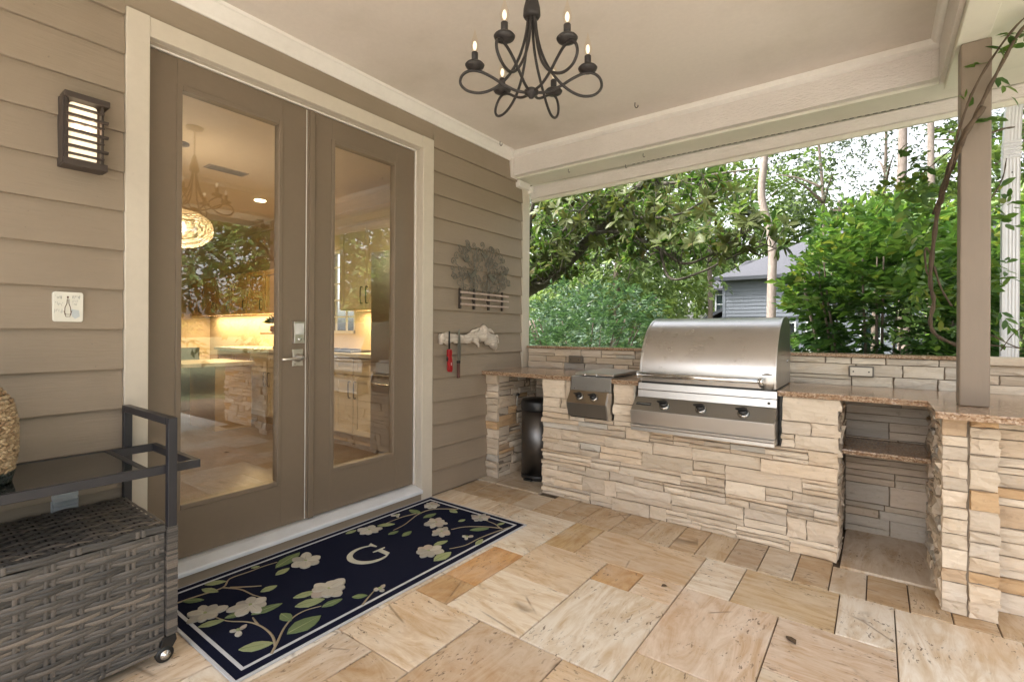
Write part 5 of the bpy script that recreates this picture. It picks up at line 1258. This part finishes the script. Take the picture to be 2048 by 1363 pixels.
# climbing vine on the post
vi = thing('climbing_vine', 'woody vine with bright leaves climbing from behind the post up to the roof edge', 'vine', (2.95, 3.5, .9))
for pts, r0, r1 in (([(3.06, 3.45, 1.19), (2.975, 3.5, 1.245), (2.948, 3.5, 1.32), (2.962, 3.5, 1.43), (2.947, 3.5, 1.55), (2.962, 3.48, 1.79), (2.975, 3.38, 1.95), (3.0, 3.18, 2.08), (3.03, 3.02, 2.16), (3.09, 2.985, 2.26)], .012, .017),
                    ([(2.975, 3.38, 1.93), (2.99, 3.2, 2.02), (3.02, 3.03, 2.12), (3.06, 3.0, 2.22), (3.12, 2.99, 2.37), (3.20, 3.0, 2.55), (3.27, 3.05, 2.64)], .016, .008),
                    ([(2.955, 3.48, 1.90), (2.985, 3.1, 2.02), (3.015, 3.03, 2.20), (3.08, 3.01, 2.40), (3.20, 3.02, 2.60), (3.30, 3.1, 2.68)], .008, .006),
                    ([(2.955, 3.5, 1.68), (2.925, 3.5, 1.72), (2.93, 3.5, 1.60), (2.95, 3.5, 1.56)], .008, .006), ([(2.962, 3.5, 1.62), (2.99, 3.48, 1.50), (3.03, 3.45, 1.40)], .008, .006),
                    ([(3.05, 3.25, 2.19), (3.15, 3.5, 2.28), (3.25, 3.7, 2.36), (3.33, 3.9, 2.42)], .012, .006), ([(3.1, 3.4, 1.86), (3.2, 3.6, 1.98), (3.27, 3.8, 2.12), (3.3, 3.9, 2.25)], .006, .004),
                    ([(2.80, 3.6, 2.03), (2.85, 3.6, 2.10), (2.93, 3.55, 2.16), (3.05, 3.2, 2.2)], .0025, .004), ([(2.7, 3.6, 1.95), (2.80, 3.6, 2.1), (2.9, 3.6, 2.26)], .002, .003),
                    ([(3.12, 3.8, 1.30), (3.22, 3.85, 1.26), (3.33, 3.9, 1.19), (3.42, 3.9, 1.16)], .006, .003), ([(3.12, 3.8, 1.20), (3.3, 3.9, 1.185), (3.45, 3.95, 1.16)], .005, .003), ([(3.28, 3.9, 1.16), (3.33, 3.88, 1.26), (3.40, 3.9, 1.32)], .004, .002)):
    P = bez(pts, 6); MB().tube(P, [(r0+(r1-r0)*i/(len(P)-1))*(.72+.16*math.sin(i*1.7)) for i in range(len(P))], 7).build('stem', VINEB, vi)
cc = []
for _ in range(80): cc.append((rng.uniform(2.84, 3.04), rng.uniform(3.8, 4.6), rng.uniform(1.35, 2.25)))
for _ in range(26): cc.append((rng.uniform(2.78, 3.0), rng.uniform(3.5, 3.7), rng.uniform(1.95, 2.28)))
for _ in range(55): cc.append((rng.uniform(3.14, 3.30), rng.uniform(3.75, 4.3), rng.uniform(1.2, 2.15)))
for _ in range(9): t = rng.random(); cc.append((3.05+.22*t+rng.normal()*.03, 3.0+rng.uniform(-.02, .1), 2.25+.42*t+rng.normal()*.04))
for _ in range(5): cc.append((rng.uniform(2.75, 3.0), rng.uniform(3.9, 4.0), rng.uniform(1.15, 1.3)))
cc = np.array(cc); A_ = unit(rng.normal(size=cc.shape)+[0, -.5, .1])
P_, D_, N_, L_, Wd_ = sprigs(cc, A_, 5, .10, (.04, .075), (.45, .62), .4)
leaves('foliage', P_, D_, N_, L_, Wd_, rng.random(len(P_)), VBR, vi, hi=True)

# ------------------------------------------------------------------ trees
def crown_tree(name, label, x, y, h, cr, mat, n, Lr, group, trunk=(.16, .07), cz=None, tm=BARK, k=7, lump=.4, inner=.35, seed=1.0, lean=0.0, zr=None):
    t = thing(name, label, 'tree', (x, y, -.4), group)
    m = MB(); P = bez([(x, y, -.45), (x+lean*.3, y, h*.3), (x+lean*.7+.1, y+.1, h*.62), (x+lean, y, h*.92)], 6)
    m.tube(P, [trunk[0]+(trunk[1]-trunk[0])*i/(len(P)-1) for i in range(len(P))], 9).build('trunk', tm, t)
    z0 = cz or h*.68; zr = zr or h*.36
    for i in range(7):
        q = P[int(len(P)*rng.uniform(.4, .9))]; a = rng.uniform(0, 6.28); l = cr*rng.uniform(.6, .95)
        MB().tube(bez([q, q+Vector((l*.5*math.cos(a), l*.5*math.sin(a), l*.32)), q+Vector((l*math.cos(a), l*math.sin(a), l*.5))], 5), [.05-.004*j for j in range(11)], 6).build('limb', tm, t)
    C_, A_ = shell(n, (x+lean*.8, y, z0), (cr, cr, zr), lump, seed, inner, .6, 2.2)
    P_, D_, N_, L_, Wd_ = sprigs(C_, unit(A_*.6+rng.normal(size=A_.shape)*.4), k, Lr[1]*2.0, Lr, (.45, .65), .3)
    leaves('crown', P_, D_, N_, L_, Wd_, rng.random(len(P_)), mat, t); return t
G1 = M_leaf('mid_green_leaf', [(0, (.03, .055, .02)), (.5, (.06, .10, .03)), (1, (.11, .16, .05))], .35, .5, .3)
G2 = M_leaf('light_green_leaf', [(0, (.06, .10, .03)), (.5, (.10, .155, .045)), (1, (.16, .21, .07))], .4, .5, .3)
G3 = M_leaf('grey_green_leaf', [(0, (.035, .05, .035)), (.5, (.06, .085, .055)), (1, (.10, .13, .08))], .3, .5, .3)
crown_tree('broadleaf_tree', 'bright broadleaf tree left of the grey house, behind the magnolia', -4.2, 15, 7.5, 2.9, G2, 1600, (.16, .26), 'trees beyond the garden', seed=1.1, cz=4.2, zr=3.2)
crown_tree('broadleaf_tree', 'pale green tree directly behind the small gabled wing of the grey house', -3.2, 27, 11, 4.2, G2, 1700, (.22, .36), 'trees beyond the garden', seed=4.1, cz=7, zr=4.6)
crown_tree('broadleaf_tree', 'mid green tree rising behind the roof of the grey house', 1.2, 29, 8.5, 3.0, G1, 800, (.22, .36), 'trees beyond the garden', seed=2.6, cz=4.8, zr=2.5)
crown_tree('broadleaf_tree', 'sunlit yellow green tree behind the bush and the post', 5.6, 17, 7.0, 2.4, G2, 1500, (.16, .26), 'trees beyond the garden', seed=3.9, cz=3.6, zr=3.0)
crown_tree('broadleaf_tree', 'green tree low behind the left end of the counter, beside the corner board', -7.5, 20, 8.0, 3.2, G1, 1300, (.2, .3), 'trees beyond the garden', seed=6.2, cz=4.0, zr=3.8)
crown_tree('slender_tree', 'thin open crowned grey tree against the white sky left of the twin trunks', 2.6, 20, 10.5, 2.1, G3, 400, (.09, .16), 'thin trees against the sky', (.09, .03), 8.0, BARK, 5, .5, .2, 5.1, .3, 3.0)
crown_tree('slender_tree', 'thin leaning tree with sparse leaves against the sky nearer the pine', 1.5, 19, 9.8, 1.8, G3, 360, (.09, .16), 'thin trees against the sky', (.08, .03), 7.6, BARK, 5, .5, .2, 9.4, -.5, 2.8)
crown_tree('slender_tree', 'wispy tree with sparse dark leaves against the sky close to the post', 4.4, 18, 9.5, 1.7, G3, 340, (.09, .16), 'thin trees against the sky', (.08, .03), 7.4, BARK, 5, .5, .2, 2.9, .4, 2.6)
def pine(label, x, y, r, h, kink=0.0, crown=True):
    t = thing('pine_tree', label, 'tree', (x, y, -.4), 'tall bare pine trunks')
    P = bez([(x, y, -.45), (x+.02, y, 2.2), (x-.02+kink*.2, y, 3.6), (x-kink, y, 4.8), (x-kink*.6, y, 6.2), (x-kink*.4, y, h)], 7)
    MB().tube(P, [r*(1-.35*i/(len(P)-1)) for i in range(len(P))], 10).build('trunk', BARKP, t)
    if crown:
        C_, A_ = shell(300, (x, y, h+1.2), (1.8, 1.8, 2.4), .5, x, .3, 3, 2.2); P_, D_, N_, L_, Wd_ = sprigs(C_, unit(A_+rng.normal(size=A_.shape)*.5), 8, .4, (.16, .3), (.12, .2), .1)
        leaves('crown', P_, D_, N_, L_, Wd_, rng.random(len(P_)), G1, t)
    return t
pine('knotty pine trunk standing in front of the grey house', .53, 14, .115, 9.5, .22)
pine('left one of the two tall pine trunks against the sky by the post', 3.25, 16, .14, 10.5, .05)
pine('right one of the two tall pine trunks against the sky by the post', 3.75, 16.0, .10, 10.5, -.03)
pine('thin pale pine trunk left of the grey house wing', -1.75, 17, .085, 10, .04)
# right-hand garden, mostly seen as a reflection in the door glass
crown_tree('broadleaf_tree', 'leafy tree on the open right side of the porch, nearest the downspout', 9.0, 7.5, 6.5, 2.4, G2, 1200, (.14, .24), 'trees beside the porch', seed=7.3, cz=3.4, zr=3.0)
crown_tree('broadleaf_tree', 'leafy tree on the open right side of the porch, farther forward', 11.5, 3.5, 7.0, 2.6, G1, 1200, (.16, .26), 'trees beside the porch', seed=3.3, cz=3.8, zr=3.0)
crown_tree('broadleaf_tree', 'darker leafy tree at the far right of the garden', 14.5, 10.5, 8.5, 3.2, G1, 1200, (.18, .3), 'trees beside the porch', seed=8.8, cz=4.8, zr=3.8)
# far wood: one mass that nobody could count
fw_ = []
for _ in range(3400):
    x = rng.uniform(-34, 42); y = 40+rng.uniform(-3, 5); top = 6.6+2.0*noise.noise(Vector((x*.16, 3, 0)))+1.4*noise.noise(Vector((x*.5, 9, 0)))
    if 4 < x < 16: top -= 1.6
    fw_.append((x, y, rng.uniform(-.3, max(1, top))))
fw_ = np.array(fw_); P_, D_, N_, L_, Wd_ = sprigs(fw_, unit(rng.normal(size=fw_.shape)+[0, -.6, .2]), 7, .9, (.45, .8), (.5, .7), .3)
tag(leaves('distant_woods', P_, D_, N_, L_, Wd_, rng.random(len(P_)), M_leaf('distant_leaf', [(0, (.05, .08, .035)), (.5, (.085, .125, .05)), (1, (.13, .175, .075))], .35, .6, .2), None), kind='stuff')

# ------------------------------------------------------------------ the neighbour's grey house
HS = M_plain('grey_lap_siding', (.13, .148, .178), .6, var=.05); RF = M_plain('slate_grey_shingles', (.055, .057, .07), .85, var=.25, scale=18, bump=.4); HT = M_plain('charcoal_house_trim', (.035, .04, .05), .5)
BRK = M_plain('red_brick', (.26, .105, .07), .85, var=.25, scale=30, bump=.4); WG = M_glass('house_glass', (.55, .62, .62), 3.0); HW = M_plain('pale_window_trim', (.55, .58, .6), .5)
hs = thing('grey_house', 'neighbouring grey house with slate roof and lap siding beyond the garden', 'house', (1.0, 21, -.5))
hy = 20.0
B('wall', HS, hs, -2.0, 5.0, hy+.02, hy+7, -.6, 3.35, 0)
lp_ = MB()
for i in range(11): z = 1.88+i*.135; lp_.prism([(hy+.02, z), (hy-.012, z), (hy+.004, z+.135), (hy+.02, z+.135)], -1.97, 5.0, 'x')
lp_.build('upper_siding', HS, hs)['kind'] = 'stuff'
B('corner_trim', HS, hs, -2.06, -1.95, hy-.02, hy+.05, -.6, 3.36, 0); B('band_board', HT, hs, -2.02, 5.0, hy-.03, hy+.019, 1.80, 1.875, 0)
rv = [(-2.32, hy-.32, 3.30), (6, hy-.32, 3.30), (6, hy+4, 5.6), (1.6, hy+4, 5.6), (-2.32, hy+8, 3.30)]
rv2 = [(x, y, z+.07) for x, y, z in rv]
MB().add(rv+rv2, [(0, 1, 2, 3), (0, 3, 4), (5, 8, 7, 6), (5, 9, 8), (0, 5, 6, 1), (4, 9, 5, 0)]).build('roof', RF, hs)
B('gutter', HT, hs, -2.34, 6, hy-.36, hy-.30, 3.24, 3.37, 0)
def hwin(x0, x1, z0, z1, y, bars=1, dark=True):
    f = MB(); w = .05
    f.box(x0-w, x1+w, y-.03, y+.019, z0-w, z0).box(x0-w, x1+w, y-.03, y+.019, z1, z1+w).box(x0-w, x0, y-.03, y+.019, z0, z1).box(x1, x1+w, y-.03, y+.019, z0, z1).box(x0, x1, y-.02, y+.018, (z0+z1)/2-.02, (z0+z1)/2+.02)
    o = f.build('window', HW, hs); B('pane', WG, o, x0, x1, y-.006, y+.002, z0, z1, 0); return o
for x0, x1 in ((-.02, .36), (.75, 1.15), (2.3, 2.8)): hwin(x0, x1, .60, 1.62, hy)
B('wing_wall', HS, hs, -2.72, -2.061, hy+1.5, hy+5, -.6, 3.12, 0)
hwin(-2.66, -2.12, 2.08, 2.82, hy+1.5)
wv = [(-3.05, hy+1.2, 3.02), (-2.05, hy+1.2, 3.02), (-1.2, hy+3.2, 4.35), (-1.9, hy+3.4, 4.35), (-3.05, hy+5.4, 3.02)]
MB().add(wv+[(x, y, z+.08) for x, y, z in wv], [(0, 1, 2, 3), (0, 3, 4), (5, 8, 7, 6), (5, 9, 8), (0, 5, 6, 1), (4, 9, 5, 0)]).build('wing_roof', RF, hs)
B('brick_porch', BRK, hs, -2.66, -2.065, hy+.3, hy+1.4, -.6, 1.72, 0)
MB().prism([(-2.86, 1.72), (-2.065, 2.12), (-2.065, 2.26), (-2.95, 1.80)], hy+.1, hy+1.45, 'y').build('porch_roof', HT, hs)
